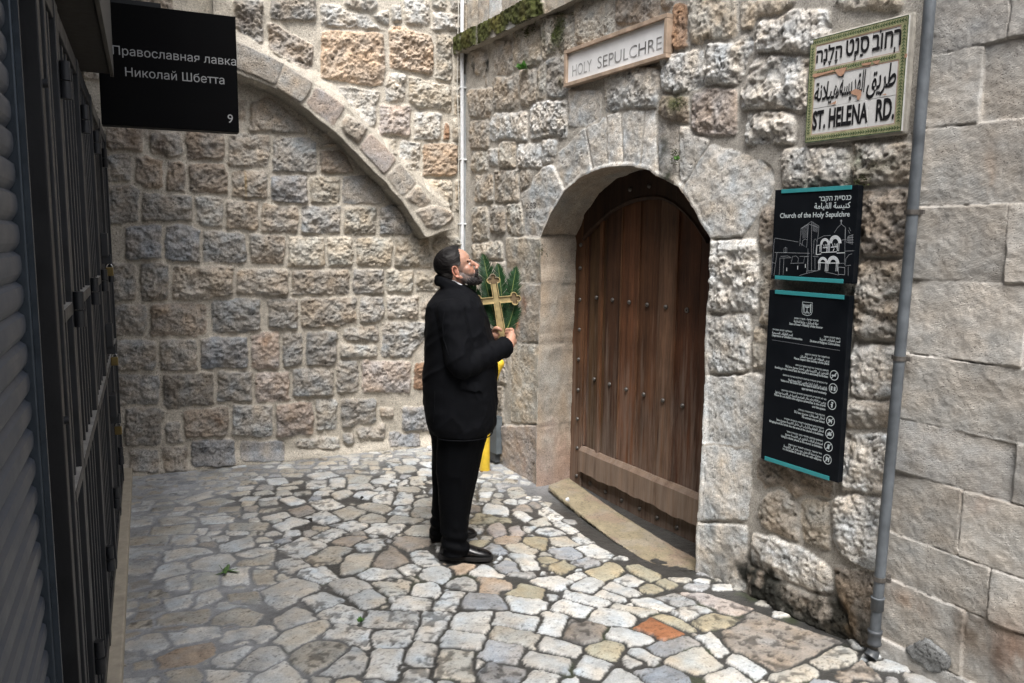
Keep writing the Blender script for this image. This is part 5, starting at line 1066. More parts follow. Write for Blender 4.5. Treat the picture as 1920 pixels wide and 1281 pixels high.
for y in (398, 672, 1085):
    s, z = pipe_at(y); mb = MB(); mb.tube([b_pt(s, z - .010, .07), b_pt(s, z + .010, .07)], .0255, 24); mb.box(b_pt(s - .045, z - .009, .048), dB * .028, UZ * .018, nB * .012); mb.box(b_pt(s + .012, z - .009, .048), dB * .028, UZ * .018, nB * .012); mb.box(b_pt(s - .006, z - .006, -.01), dB * .012, UZ * .012, nB * .055); mb.build('bracket', simple('bracket_steel', (.14, .13, .12), .5, .6, var=.4, nscale=40), pipe)
s, z = pipe_at(1190); mb = MB(); mb.tube([b_pt(s, z - .07, .07), b_pt(s, z - .085, .075), b_pt(s, z - .10, .09)], [.026, .027, .029], 20); mb.build('outlet', M_DPIPE, pipe)
# white conduit and its thin cables in the corner
M_COND = simple('white_conduit', (.66, .675, .69), .5, var=.1, nscale=20); M_CABLE = simple('pale_cable', (.50, .48, .43), .6)
s, z = a_sz(870, 300, .03)
cond = empty('corner_conduit', a_pt(s, .9, .03)); tag(cond, 'pale grey metal conduit running up the inner corner between the two rough walls', 'conduit')
sc = [a_sz(869, 0, .05)[0], a_sz(871, 470, .05)[0]]
mb = MB(); mb.tube([a_pt(sc[0] - .012, 4.6, .05), a_pt(sc[0] - .012, 3.6, .05), a_pt(sc[1] - .018, .3, .05)], .0165, 14); mb.build('tube', M_COND, cond)
mb = MB(); mb.tube([a_pt(sc[0] + .018, 3.22, .035), a_pt(sc[1] + .014, .3, .035)], .014, 12); mb.build('tube', simple('grey_conduit', (.30, .32, .33), .5, var=.1), cond)
for zz in (3.1, 2.5, 1.95):
    mb = MB(); mb.box(a_pt(sc[0] - .032, zz, .0), dA * .062, UZ * .012, nA * .066, bev=.002); mb.build('clip', M_COND, cond)
rg = random.Random(4)
for k, (d0, d1) in enumerate([(-.055, -.03), (.035, .055)]):
    mb = MB(); pts = [a_pt(sc[0] + (d0 + (d1 - d0) * i / 14) + rg.uniform(-.008, .008), 4.4 - (3.0 if k == 0 else 2.9) * i / 14, .03 + rg.uniform(0, .02)) for i in range(15)]
    mb.tube(pts, .0042, 8); o = mb.build('cable', M_CABLE); tag(o, ['thin pale cable hanging just left of the corner conduit', 'thin pale cable hanging just right of the corner conduit'][k], 'cable', 'loose cables in the wall corner')

# ------------------------------------------------------------------ shop side: facade, shutter, steel doors, canopy, hanging sign
M_STEEL = simple('dark_painted_steel', (.0045, .005, .0068), .55, .0, var=.3, nscale=9, bump=.0006, bscale=90); M_STEEL2 = simple('worn_dark_steel', (.010, .0115, .0145), .5, .0, var=.35, nscale=14, bump=.0006, bscale=90)
M_SHUT = simple('grey_shutter_slats', (.046, .054, .069), .5, .1, var=.15, nscale=5); M_RAIL = simple('blue_grey_rail', (.04, .052, .066), .4, .4, var=.15)
M_FAC = simple('sooty_plaster', (.05, .047, .043), .9, var=.4, nscale=4, bump=.006)
mb = MB(); mb.box(l_pt(-3.5, -.2, -.75), dL * 10.3, UZ * 5.4, dA * .38); o = mb.build('shop_facade', M_FAC); tag(o, 'dark sooty shop facade holding the shutter and the steel doors', 'building')
# pier between shutter and facade top
QS = -.255
shut = empty('roller_shutter', l_pt(1.0, 0, QS)); tag(shut, 'grey roller shutter of rounded slats in the near left foreground', 'shutter')
pitch = .066; V_ = []; mb = MB(); z = .02; prof = []
while z < 2.75:
    for k in range(7):
        u = k / 7; prof.append((z + u * pitch, .007 * math.sin(math.pi * min(1, u * 1.16)) ** .55 if u < .84 else -.007))
    z += pitch
for zz, qq in prof: V_ += [l_pt(.25, zz, QS + qq), l_pt(2.055, zz, QS + qq), l_pt(.25, zz, QS - .012), l_pt(2.055, zz, QS - .012)]
n = len(prof); Fq = []
for i in range(n - 1):
    a, b = i * 4, (i + 1) * 4; Fq += [(a, a + 1, b + 1, b), (a + 1, a + 3, b + 3, b + 1), (a + 3, a + 2, b + 2, b + 3), (a + 2, a, b, b + 2)]
mb.add(V_, Fq, 0, False); mb.build('slat_curtain', M_SHUT, shut)
mb = MB(); mb.box(l_pt(2.062, .02, QS - .03), dL * .05, UZ * 2.9, dA * .048, bev=.004); mb.box(l_pt(2.07, .02, QS + .0185), dL * .012, UZ * 2.9, dA * .012); mb.build('guide_rail', M_RAIL, shut)
mb = MB(); mb.box(l_pt(.2, 2.70, QS - .05), dL * 1.9, UZ * .32, dA * .10, bev=.01); mb.build('shutter_box', M_STEEL, shut)
QG = -.21
gate = None
# dark jamb between shutter and doors
jamb = empty('door_jamb', l_pt(2.13, 0, QG)); tag(jamb, 'flat dark steel jamb post between the shutter and the steel doors', 'post')
mb = MB(); mb.box(l_pt(2.30, .02, QG - .05), dL * .06, UZ * 2.56, dA * .05, bev=.003); mb.build('post', M_STEEL, jamb)
mb = MB()
for zz in (.55, 1.35, 2.2): mb.tube([l_pt(2.33, zz, QG - .002), l_pt(2.33, zz, QG + .012)], .011, 10)
mb.build('bolt', M_STEEL2, jamb)
mb = MB()
for zz in (.35, 1.05, 1.75): mb.box(l_pt(2.12, zz, QG - .10), dL * .18, UZ * .03, dA * .05, bev=.003)
mb.build('cross_tie', M_STEEL2, jamb)
leaf_s = [2.44, 2.81, 3.70, 4.58, 5.47, 6.25]
labels = ['narrow dark steel door leaf nearest the shutter', 'second dark steel door leaf from the shutter, with painted glints on its rail tops', 'middle dark steel door leaf, third from the shutter', 'dark steel door leaf with brass padlocks on its hasps', 'dark steel door leaf farthest from the shutter, against the rubble wall']
M_BRASS = simple('brass_padlock', (.17, .125, .05), .35, .8, var=.2); M_CHR = simple('steel_shackle', (.55, .55, .55), .2, 1.0); M_GLINT = simple('rail_top_glint', (.33, .32, .30), .5, .3, var=.4, nscale=25)
for i in range(5):
    a, b = leaf_s[i] + .004, leaf_s[i + 1] - .004; w = b - a
    g = empty('steel_door', l_pt(a, .07, QG)); tag(g, labels[i], 'steel door', 'folding steel doors of the shop')
    mb = MB(); mb.box(l_pt(a, .09, QG - .035), dL * w, UZ * 2.41, dA * .012); mb.build('sheet', M_STEEL, g)
    mb = MB()
    for s_ in (a, b - .045): mb.box(l_pt(s_, .075, QG - .022), dL * .045, UZ * 2.44, dA * .024, bev=.003)
    for z_, h_ in ((.075, .06), (2.455, .06)): mb.box(l_pt(a + .046, z_, QG - .022), dL * (w - .092), UZ * h_, dA * .020, bev=.003)
    mb.build('frame', M_STEEL2, g)
    mb = MB(); nb_ = max(1, int(w / .15))
    for k in range(1, nb_ + 1):
        s_ = a + .045 + (w - .09) * k / (nb_ + 1); mb.box(l_pt(s_ - .012, .14, QG - .0225), dL * .024, UZ * 2.31, dA * .014, bev=.002)
    mb.build('rib', M_STEEL2, g)
    for z_ in (1.075, 1.59):
        mb = MB(); mb.box(l_pt(a + .046, z_, QG - .022), dL * (w - .092), UZ * .035, dA * .026, bev=.003); mb.box(l_pt(a + .05, z_ + .0352, QG - .018), dL * (w - .10), UZ * .002, dA * .020, 1); mb.build('rail', [M_STEEL2, M_GLINT], g)  # pale strip paints the light reflected along each rail top
    if i:
        for z_ in (.45, 1.60, 2.29):
            mb = MB(); mb.tube([l_pt(a - .004, z_ - .055, QG + .016), l_pt(a - .004, z_ - .004, QG + .016)], .017, 14); mb.tube([l_pt(a - .004, z_ + .0, QG + .016), l_pt(a - .004, z_ + .055, QG + .016)], .015, 14); mb.box(l_pt(a - .004, z_ - .04, QG - .002), dL * .07, UZ * .08, dA * .006); mb.build('hinge', M_STEEL2, g)
    if i in (3,):
        for z_ in (1.78, 1.30, .92):
            mb = MB(); mb.box(l_pt(a + .10, z_ - .06, QG + .002), dL * .10, UZ * .12, dA * .034, bev=.004); mb.box(l_pt(a + .13, z_ - .10, QG + .002), dL * .03, UZ * .05, dA * .045, bev=.003); h_ = mb.build('hasp', M_STEEL2, g)
            mb = MB(); mb.tube([l_pt(a + .15, z_ - .12 + .02 * math.sin(t), QG + .036 + .014 * math.cos(t)) for t in np.linspace(0, math.pi, 9)], .0035, 8, 1); mb.box(l_pt(a + .138, z_ - .165, QG + .018), dL * .024, UZ * .046, dA * .036, 0, bev=.004); mb.build('padlock', [M_BRASS, M_CHR], g)
# canopy
can = empty('canopy', l_pt(1.0, 2.59, -.1)); tag(can, 'dark timber canopy box with a weathered front board over the steel doors', 'canopy')
mb = MB(); mb.box(l_pt(.3, 2.60, -.37), dL * 4.12, UZ * .75, dA * .255); mb.build('soffit_box', simple('sooty_wood', (.02, .017, .014), .9, var=.3), can)
mb = MB(); mb.box(l_pt(.3, 2.588, -.114), dL * 4.13, UZ * .80, dA * .016, bev=.003); mb.build('front_board', simple('weathered_board', (.06, .055, .047), .85, var=.4, nscale=6, stretch=(1, 1, 6), bump=.002), can)
# unseen overhang, inferred; its reach is set to shade the shop side
o_h = MB().box(l_pt(-2.5, 3.75, -.372), dL * 8.6, UZ * 1.2, dA * .62, bev=.01).build('unseen_overhang', simple('upper_stone', (.33, .29, .24), .9, var=.3, nscale=5, bump=.008)); tag(o_h, 'unseen upper storey projecting over the shop side to shade it', 'building')
# hanging box sign
SS = 4.62; q0, q1 = -.17, .492; sz0, sz1 = 2.385, 2.985
sg = empty('shop_sign', l_pt(SS, sz0, -.17)); tag(sg, 'black square box sign with white Cyrillic lettering and a small 9', 'sign')
mb = MB(); mb.box(l_pt(SS, sz0, q0), dL * .10, UZ * (sz1 - sz0), dA * (q1 - q0), bev=.004); mb.build('box', simple('black_sign_face', (.002, .002, .0024), .5, var=.3, nscale=5, spec=.06), sg)
mb = MB(); mb.box(l_pt(SS + .035, sz1, q0), dL * .03, UZ * .03, dA * .3); mb.build('bracket', M_STEEL, sg); mb = MB(); mb.box(l_pt(SS + .035, sz1 - .3, q0 - .1), dL * .03, UZ * .04, dA * .1); mb.build('bracket', M_STEEL, sg)
o_s = dL * SS; M_DULL = simple('dull_white_lettering', (.30, .305, .31), .6, var=.05)
def l_on(x, y):
    q = on_plane(x, y, o_s, -dL); return q @ dA, q[2]
mb = MB()
for body, a_, b_ in [('\u041f\u0440\u0430\u0432\u043e\u0441\u043b\u0430\u0432\u043d\u0430\u044f \u043b\u0430\u0432\u043a\u0430', (211, 97), (443, 128)), ('\u041d\u0438\u043a\u043e\u043b\u0430\u0439 \u0428\u0431\u0435\u0442\u0442\u0430', (235, 138), (421, 163)), ('9', (427, 230), (437, 231))]:
    mb = MB(); (xa, za), (xb, zb_) = l_on(*a_), l_on(*b_); put_text(mb, body, o_s, dA, UZ, -dL, xa, xb, (za + zb_) / 2, None, .0); mb.build('lettering', M_DULL, sg)

# ------------------------------------------------------------------ yellow post, utility box, small things on the ground
M_YEL = simple('chipped_yellow_paint', (.62, .42, .03), .45, var=.25, nscale=9, bump=.0006)
g0 = ground_pt(909, 884, -.03); zt2 = None
nV = g0 * np.array([1, 1, 0]); nV = nV / np.linalg.norm(nV)
def y_pt(x, y, off=0.0): return on_plane(x, y, g0 + nV * off, nV)
bol = empty('yellow_post', g0); tag(bol, 'chipped yellow steel post with a bent top, half hidden behind the man', 'post')
pp = [g0 + UZ * -.02, y_pt(909, 830), y_pt(910, 790), y_pt(914, 750), y_pt(922, 715), y_pt(931, 690), y_pt(936, 682)]
mb = MB(); mb.tube(pp, .041, 20); mb.ell(pp[-1], (.041, .041, .041)); mb.build('tube', M_YEL, bol)
mb = MB(); mb.tube([g0 + UZ * -.02, g0 + UZ * .012], [.052, .050], 20); mb.build('base_ring', simple('rusty_base', (.16, .09, .05), .8, var=.5, nscale=30), bol)
s_, z_ = b_sz(919, 847, .075); s2, z2 = b_sz(931, 783, .075)
ub = empty('utility_box', b_pt(.62, z_, .05)); tag(ub, 'small grey utility box low on the wall behind the yellow post', 'utility box')
M_GBOX = simple('grey_box_paint', (.10, .118, .13), .5, var=.25, nscale=12)
mb = MB(); mb.box(b_pt(s_ - .10, z_, .02), dB * (s2 - s_ + .10), UZ * (z2 - z_), nB * .055, bev=.006); mb.build('case', M_GBOX, ub)
mb = MB(); mb.box(b_pt(s_ - .07, z_ - .08, .02), dB * (s2 - s_ + .03), UZ * .078, nB * .045, bev=.004); mb.build('foot', simple('dark_box_foot', (.06, .065, .07), .6), ub)
# green maple leaf
lc = ground_pt(424, 1075); lz = .012
mb = MB(); lobes = [(0, .075, .0), (55, .068, .1), (-55, .068, .1), (112, .05, 0), (-112, .05, 0)]; ang = []
pts = []
for k in range(60):
    a = 2 * math.pi * k / 60; r_ = .022
    for la, lr, _ in lobes:
        d = abs((math.degrees(a) - la + 180) % 360 - 180); r_ = max(r_, lr * max(0, 1 - d / 24) ** .75 + .016 * (1 - min(1, d / 40)))
    r_ *= 1 + .08 * math.sin(k * 2.4); pts.append((r_, a))
V_ = [lc + UZ * (lz + .004)]
for r_, a in pts: V_.append(lc + np.array([r_ * math.sin(a + 1.9) * 1.0, r_ * math.cos(a + 1.9), lz + .012 * math.sin(a * 2.0) + r_ * .10]))
mb.add(V_, [(0, 1 + k, 1 + (k + 1) % 60) for k in range(60)], 0, True); mb.tube([lc + UZ * (lz + .004), lc + np.array([-.03, .02, lz + .004]), lc + np.array([-.055, .05, lz + .012])], .0016, 6)
o = mb.build('fallen_leaf', simple('fresh_leaf', (.075, .16, .035), .5, var=.3, nscale=30, sheen=.1)); sd_ = o.modifiers.new('t', 'SOLIDIFY'); sd_.thickness = .0008; tag(o, 'green lobed leaf lying flat on the cobbles', 'leaf')
# litter
def pebble(x, y, r, c, label, cat, z=.0, name='crumpled_paper'):
    mb = MB(); p = ground_pt(x, y, z); bm = bmesh.new(); bmesh.ops.create_icosphere(bm, subdivisions=2, radius=r); rg = random.Random(int(x))
    for v in bm.verts: v.co *= rg.uniform(.7, 1.15)
    bm.verts.index_update(); mb.add([np.array(v.co) + p + UZ * r * .75 for v in bm.verts], [[v.index for v in f.verts] for f in bm.faces]); bm.free(); o = mb.build(name, c); tag(o, label, cat)
M_PAPER = simple('white_paper', (.62, .63, .64), .7); M_COAL = simple('black_litter', (.015, .015, .015), .6)
pebble(1064, 940, .016, M_PAPER, 'crumpled white paper ball on the threshold slab', 'litter', .0)
pebble(805, 845, .026, M_PAPER, 'crumpled white tissue at the foot of the wall behind the man', 'litter')
pebble(679, 936, .013, M_COAL, 'small black scrap between cobbles, right of two black scraps', 'litter', 0, 'black_scrap'); pebble(582, 978, .016, M_COAL, 'larger black scrap on the cobbles nearer the viewer', 'litter', 0, 'black_scrap')
# weeds and moss
M_WEED = simple('weed_leaf', (.10, .24, .05), .5, var=.3, nscale=40)
def weed(p, n, r, label, name, seed, nrm=UZ):
    mb = MB(); rg = random.Random(seed)
    for k in range(n):
        d = np.array([rg.uniform(-1, 1), rg.uniform(-1, 1), rg.uniform(.1, 1.2)]) + nrm * .6; d /= np.linalg.norm(d); e = np.cross(d, [rg.uniform(-1, 1), rg.uniform(-1, 1), rg.uniform(-1, 1)]); e /= np.linalg.norm(e); l_ = r * rg.uniform(.5, 1); w_ = l_ * .28; b0 = p + d * l_ * .15
        mb.add([p, b0 + d * l_ * .35 + e * w_, p + d * l_, b0 + d * l_ * .35 - e * w_], [(0, 1, 2, 3)])
    o = mb.build(name, M_WEED); tag(o, label, 'weed'); return o
s_, z_ = b_sz(978, 124, .06); weed(b_pt(s_, z_ - .02, .045), 60, .07, 'bright green weed tuft growing from the wall joint left of the plaque', 'weed_tuft', 1, nB)
for (x, y, r_, lb, sd) in [(676, 1167, .035, 'tiny green weed between cobbles left of the man at the bottom', 2), (1270, 300, .03, 'dark weed tuft in the mossy joint above the arch', 3)]:
    p = ground_pt(x, y) if y > 1000 else b_pt(*b_sz(x, y, .04), .04); weed(p, 16, r_, lb, 'weed_tuft', sd)
# moss fuzz on the coping and below
M_MOSS = simple('moss', (.050, .058, .012), .95, var=.6, nscale=25, sheen=.3)
rg = np.random.RandomState(3); mb = MB(); cnt = 0
cand = [(rg.uniform(0, 1.42), rg.uniform(zc0 + .004, zc1 + .01), .09) for _ in range(3800)]
for px, py, ws, wz in [(1045, 55, .12, .12), (985, 58, .09, .035), (1265, 195, .05, .03), (1600, 342, .05, .02), (1262, 292, .03, .05), (1016, 470, .03, .04)]:
    s_, z_ = b_sz(px, py, .05); cand += [(rg.normal(s_, ws * .7), rg.normal(z_, wz * .6), .052) for _ in range(520 if ws > .06 else 160)]
mk = mossf(np.array([c[0] for c in cand]), np.array([c[1] for c in cand]))
for (s_, z_, t_), m_ in zip(cand, mk):
    if t_ > .08 and m_ < .4: continue
    if t_ < .08 and fbm(np.array([s_ * 16]), np.array([z_ * 16]), 2, 5)[0] < -.05: continue
    p = b_pt(s_, z_, t_ - .012 if t_ > .08 else t_ - .02); d = nB + np.array([rg.uniform(-.7, .7), rg.uniform(-.7, .7), rg.uniform(-.3, .8)]); d /= np.linalg.norm(d); e = np.cross(d, [rg.uniform(-1, 1), rg.uniform(-1, 1), rg.uniform(-1, 1)]); e /= np.linalg.norm(e) + 1e-9; l_ = rg.uniform(.006, .017); w_ = rg.uniform(.002, .0045)
    mb.add([p - e * w_, p + e * w_, p + d * l_], [(0, 1, 2)])
o = mb.build('moss', M_MOSS); tag(o, kind='stuff')
# broken mortar lump at the foot of the ashlar wall
lp = [(1687, 1212), (1735, 1207), (1775, 1240), (1768, 1256), (1742, 1258), (1731, 1264), (1718, 1250), (1700, 1232), (1686, 1224)]
lq = np.array([b_sz(x, y, .05) for x, y in lp]); xs = np.arange(lq[:, 0].min() - .03, lq[:, 0].max() + .03, .005); zs = np.arange(lq[:, 1].min() - .03, lq[:, 1].max() + .03, .005)
S, Z, h, C, T = relief(xs, zs, [('q', hull([tuple(q) for q in lq]))], (.2, .2, .2), 141, prot=.006, edge=.008, rough=.005, warp=.016, k=140)
C[..., :3] = np.array([.21, .215, .215]) * (1 + .35 * fbm(S * 16, Z * 16, 4, 142))[..., None]; P = CORNER + dB * S[..., None] + UZ * Z[..., None] + nB * (h + .016)[..., None]
o = big_mesh('mortar_lump', P.reshape(-1, 3), grid_quads(*S.shape, T[:-1, :-1] > .02), C.reshape(-1, 4), M_STONE); tag(o, 'broken grey cement patch on the ashlar wall beside the foot of the drainpipe', 'rubble')
# plain block added behind the viewer to cut the low sky light
mb = MB(); mb.box(np.array([-4.5, -4.6, -.1]), np.array([8.5, 0, 0]), np.array([0, -.6, 0]), UZ * 6.0); o = mb.build('sky_blocker', simple('lane_stone', (.30, .275, .24), .9, var=.3, nscale=4, bump=.01)); tag(o, 'unseen stone block behind the viewer, added to cut low sky light', 'building')
# ------------------------------------------------------------------ the man
O_M = ground_pt(865, 1034); Vd = O_M * np.array([1, 1, 0]); Vd = Vd / np.linalg.norm(Vd); Ud = np.array([Vd[1], -Vd[0], 0])
def mp(x, y, v=0.0): return on_plane(x, y, O_M + Vd * v, Vd)
def vof(p): return (p - O_M) @ Vd
man = empty('person', O_M * np.array([1, 1, 0])); tag(man, 'man in a dark coat looking up, grey beard, holding a gilt cross and palm fronds', 'person')
def ring(xl, xr, y, hv, v0=0.0, n=40, ex=2.5, k=1.0, skew=0.0):
    a, b = mp(xl, y, v0), mp(xr, y, v0); c = (a + b) / 2; hu = np.linalg.norm(b - a) / 2 * k; hv *= k; R = []
    for i in range(n):
        w = 2 * math.pi * i / n; cw, sw = math.cos(w), math.sin(w)
        R.append(c + Ud * (hu * math.copysign(abs(cw) ** (2 / ex), cw)) + Vd * (hv * math.copysign(abs(sw) ** (2 / ex), sw)) + UZ * (skew * cw))
    return R
def cap_chain(mb, pts, rs, n=12):
    mb.tube(pts, rs, n)
    mb.ell(pts[0], (rs[0],) * 3, n=n); mb.ell(pts[-1], (rs[-1],) * 3, n=n)
def interp_chain(pts, rs, m=14):
    pts = np.array(pts, float); t = np.linspace(0, len(pts) - 1, m); out = []; ro = []
    for x in t:
        i = min(int(x), len(pts) - 2); u = x - i; p0 = pts[max(i - 1, 0)]; p1 = pts[i]; p2 = pts[i + 1]; p3 = pts[min(i + 2, len(pts) - 1)]
        out.append(.5 * ((2 * p1) + (-p0 + p2) * u + (2 * p0 - 5 * p1 + 4 * p2 - p3) * u * u + (-p0 + 3 * p1 - 3 * p2 + p3) * u ** 3)); ro.append(rs[i] + (rs[i + 1] - rs[i]) * u)
    return out, ro
TORSO = [(808, 921, 804, .255), (799, 930, 788, .27), (794, 932, 760, .275), (792, 932.5, 725, .275), (794, 933, 695, .275), (796, 930, 660, .272), (797, 922, 625, .268), (797, 913, 592, .258), (800, 907, 572, .235), (808, 901, 560, .20), (818, 894, 550, .15), (826, 884, 541, .105), (830, 876, 534, .085)]
SH_R, EL_R, WR_R = mp(846, 588, -.20), mp(866, 684, -.275), mp(951, 649, -.075)
SH_L, EL_L, WR_L = mp(862, 583, .19), mp(892, 674, .25), mp(927, 631, .05)
# coat: torso, two sleeves and the collar as one skin
mb = MB(); mb.loft([ring(*r[:3], r[3]) for r in TORSO])
for S_, E_, W_, dz in ((SH_R, EL_R, WR_R, 0), (SH_L, EL_L, WR_L, 0)):
    mid1 = (S_ + E_) / 2 + (np.array([0, 0, 0])); p, r = interp_chain([S_ + UZ * .01, mid1, E_, (E_ * .5 + W_ * .5) + UZ * -.005, W_ + (W_ - E_) * .02], [.086, .084, .076, .068, .053], 18)
    mb.tube(p, r, 18); mb.ell(p[0], (.088, .088, .075), n=18)
    mb.ell(E_, (.076,) * 3, n=18)
ce = mp(849, 539); cp = [ce + Ud * (.088 * math.cos(w) + .008) + Vd * (.083 * math.sin(w)) + UZ * (-.040 * math.cos(w) + .012) for w in np.linspace(0, 2 * math.pi, 33)]
mb.tube(cp, .021, 10); mb.tube([p - UZ * .02 for p in cp], .024, 10)
cl = [mp(884, 553, -.05), mp(896, 568, -.045), mp(905, 590, -.04)]; mb.tube(cl, [.022, .024, .02], 10)
coat = remesh(mb, .007, 6)
co = mesh_co(coat); no = mesh_no(coat); u_ = (co - O_M) @ Ud; v_ = (co - O_M) @ Vd; z_ = co[:, 2]
fo = (1 - np.abs(fbm(u_ * 7 + v_ * 7 + z_ * 3, z_ * 6.0 - u_ * 5, 3, 201))) ** 4; fo2 = fbm(u_ * 14 + v_ * 9, z_ * 11, 3, 202)
arm = np.exp(-(np.minimum(np.linalg.norm(co - EL_R, axis=1), np.linalg.norm(co - (EL_R + WR_R) / 2, axis=1)) / .13) ** 2); wr = np.sin(((co - WR_R) @ ((EL_R - WR_R) / np.linalg.norm(EL_R - WR_R))) * 95 + 3 * fbm(u_ * 9, z_ * 9, 2, 203))
set_co(coat, co + no * (.009 * (fo - .35) + .0035 * fo2 + .0032 * wr * arm)[:, None])
M_COAT = simple('black_wool_coat', (.0026, .0030, .0044), .85, var=.25, nscale=60, bump=.0006, bscale=900, spec=.13)
link_mesh('coat', coat, M_COAT, man)
# coat hem stitch line and pocket flap
mb = MB(); hem = ring(806, 923, 806, .257, n=60); mb.tube(hem + [hem[0]], .0035, 8, cap=False); mb.build('hem', M_COAT, man)
# pocket flap, back vent and cuff buttons
def on_coat(x, y):
    p0 = mp(x, y, -.6); d = ray(x, y); d = d / np.linalg.norm(d); c_ = mesh_co(coat); w = c_ - p0; t_ = w @ d; r_ = np.linalg.norm(w - t_[:, None] * d, axis=1); k = np.where(r_ < .012)[0]; return c_[k[np.argmin(t_[k])]] - d * .001
mb = MB(); up_ = [on_coat(x, 716 + .06 * (x - 850)) for x in np.linspace(862, 908, 12)]; lo_ = [on_coat(x, 732 + .06 * (x - 850)) - Vd * .004 for x in np.linspace(862, 908, 12)]
mb.add(up_ + lo_ + [p - Vd * .006 for p in up_] + [p - Vd * .006 for p in lo_], [(i, i + 1, 13 + i, 12 + i) for i in range(11)] + [(24 + i, 36 + i, 37 + i, 25 + i) for i in range(11)] + [(12 + i, 13 + i, 37 + i, 36 + i) for i in range(11)]); mb.build('pocket_flap', M_COAT, man)
mb = MB(); mb.tube([on_coat(x, y) for x, y in [(812, 735), (811, 755), (810, 775), (810, 795)]], .0035, 6); mb.build('vent_seam', M_COAT, man)
mb = MB(); mb.tube([on_coat(x, y) for x, y in [(842, 560), (830, 585), (826, 612), (829, 640), (838, 668)]], .003, 6); mb.build('sleeve_seam', M_COAT, man)
# trousers
v_n, v_f = vof(ground_pt(865, 1050)), vof(ground_pt(845, 1011))
NEAR = [(812, 926, 778, .13), (820, 916, 806, .125), (818, 903, 850, .115), (819, 894, 895, .10), (822, 885, 935, .09), (826, 877, 978, .082), (828, 876, 1008, .080), (829, 881, 1028, .082), (832, 880, 1038, .082)]
FAR = [(803, 905, 778, .13), (806, 890, 806, .12), (811, 874, 850, .105), (811, 858, 895, .095), (810, 847, 935, .085), (808, 842, 970, .08), (806, 838, 995, .08), (806, 837, 1010, .08)]
mb = MB()
for L_, va, vb in ((NEAR, -.10, v_n), (FAR, .11, v_f)):
    mb.loft([ring(a, b, y, hv, va + (vb - va) * i / (len(L_) - 1), n=28, ex=2.2) for i, (a, b, y, hv) in enumerate(L_)])
tr = remesh(mb, .007, 4); co = mesh_co(tr); no = mesh_no(tr); u_ = (co - O_M) @ Ud; v_ = (co - O_M) @ Vd; z_ = co[:, 2]
set_co(tr, co + no * (.010 * ((1 - np.abs(fbm(u_ * 9 + v_ * 9, z_ * 3.2, 3, 211))) ** 3 - .4) + .008 * np.exp(-((z_ - .10) / .09) ** 2) * np.sin(z_ * 90 + u_ * 20))[:, None])
M_TROU = simple('black_trousers', (.0022, .0025, .0033), .75, var=.25, nscale=50, bump=.0004, bscale=1000, spec=.07)
link_mesh('trousers', tr, M_TROU, man)
# shoes
M_SHOE = simple('black_shoe_leather', (.005, .005, .006), .32, var=.3, nscale=40, bump=.0008, bscale=120); M_SOLE = simple('black_rubber_sole', (.012, .011, .011), .7)
def shoe(heel, toe, hz):
    f = toe - heel; f[2] = 0; ln = np.linalg.norm(f); f /= ln; s = np.array([f[1], -f[0], 0]); b = heel * np.array([1, 1, 0]) + UZ * hz
    def rg_(t, hw, z0, z1, n=24): return [b + f * (ln * t) + s * (hw * math.cos(2 * math.pi * k / n)) + UZ * ((z0 + z1) / 2 + (z1 - z0) / 2 * math.sin(2 * math.pi * k / n)) for k in range(n)]
    mb = MB(); mb.loft([rg_(t, hw, .012, z) for t, hw, z in [(.0, .012, .05), (.02, .03, .085), (.12, .038, .11), (.3, .040, .118), (.42, .042, .105), (.55, .046, .082), (.70, .049, .066), (.84, .044, .056), (.94, .031, .044), (.99, .012, .03)]])
    o = mb.build('shoe', M_SHOE, man); m_ = o.modifiers.new('s', 'SUBSURF'); m_.levels = m_.render_levels = 1
    mb = MB(); out = [(-.015, .012), (.01, .034), (.12, .041), (.3, .038), (.42, .040), (.6, .050), (.75, .052), (.88, .045), (.97, .028), (1.01, .008)]
    P = [(t, w) for t, w in out] + [(t, -w) for t, w in reversed(out)]
    lo = [b + f * (ln * t) + s * w + UZ * .001 for t, w in P]; hi = [p + UZ * (.020 if t > .34 else .026) for p, (t, w) in zip(lo, P)]; n = len(P)
    mb.add(lo + hi, [(i, (i + 1) % n, n + (i + 1) % n, n + i) for i in range(n)] + [tuple(reversed(range(n))), tuple(range(n, 2 * n))]); so = mb.build('sole', M_SOLE, man); so.parent = o; so.matrix_parent_inverse = Matrix.Identity(4); o.matrix_parent_inverse = Matrix.Translation(man.location).inverted()
shoe(ground_pt(824, 1047), ground_pt(924, 1050), .006); shoe(ground_pt(806, 1008), ground_pt(893, 1006), .006)
# body: head, neck, torso, limbs and hands as one skin
K = .985; YAW, TILT = math.radians(4), math.radians(21)
fh = Ud * math.cos(YAW) + Vd * math.sin(YAW); sdv = -Vd * math.cos(YAW) + Ud * math.sin(YAW)
hf = fh * math.cos(TILT) + UZ * math.sin(TILT); hu = UZ * math.cos(TILT) - fh * math.sin(TILT)
RH = np.stack([hf, sdv, hu], 1)
H0 = mp(857.5, 509, -.08) - sdv * .072 * K
def hp_(x, y, z): return H0 + RH @ (np.array([x, y, z]) * K)
def hell(mb, c, r, n=18): mb.ell(hp_(*c), [q * K for q in r], RH, n=n)
mb = MB()
hell(mb, (-.006, 0, .048), (.098, .074, .084), 28); hell(mb, (.042, 0, .048), (.056, .062, .066)); hell(mb, (.050, 0, -.012), (.048, .056, .074))
for sg in (1, -1):
    hell(mb, (.055, sg * .038, -.010), (.026, .021, .024)); hell(mb, (.086, sg * .022, .031), (.014, .026, .009)); hell(mb, (.112, sg * .0125, -.024), (.011, .0085, .009))
    cap_chain(mb, [hp_(.005, sg * .054, -.035), hp_(.035, sg * .046, -.068), hp_(.080, sg * .018, -.092)], [.022 * K, .022 * K, .020 * K])
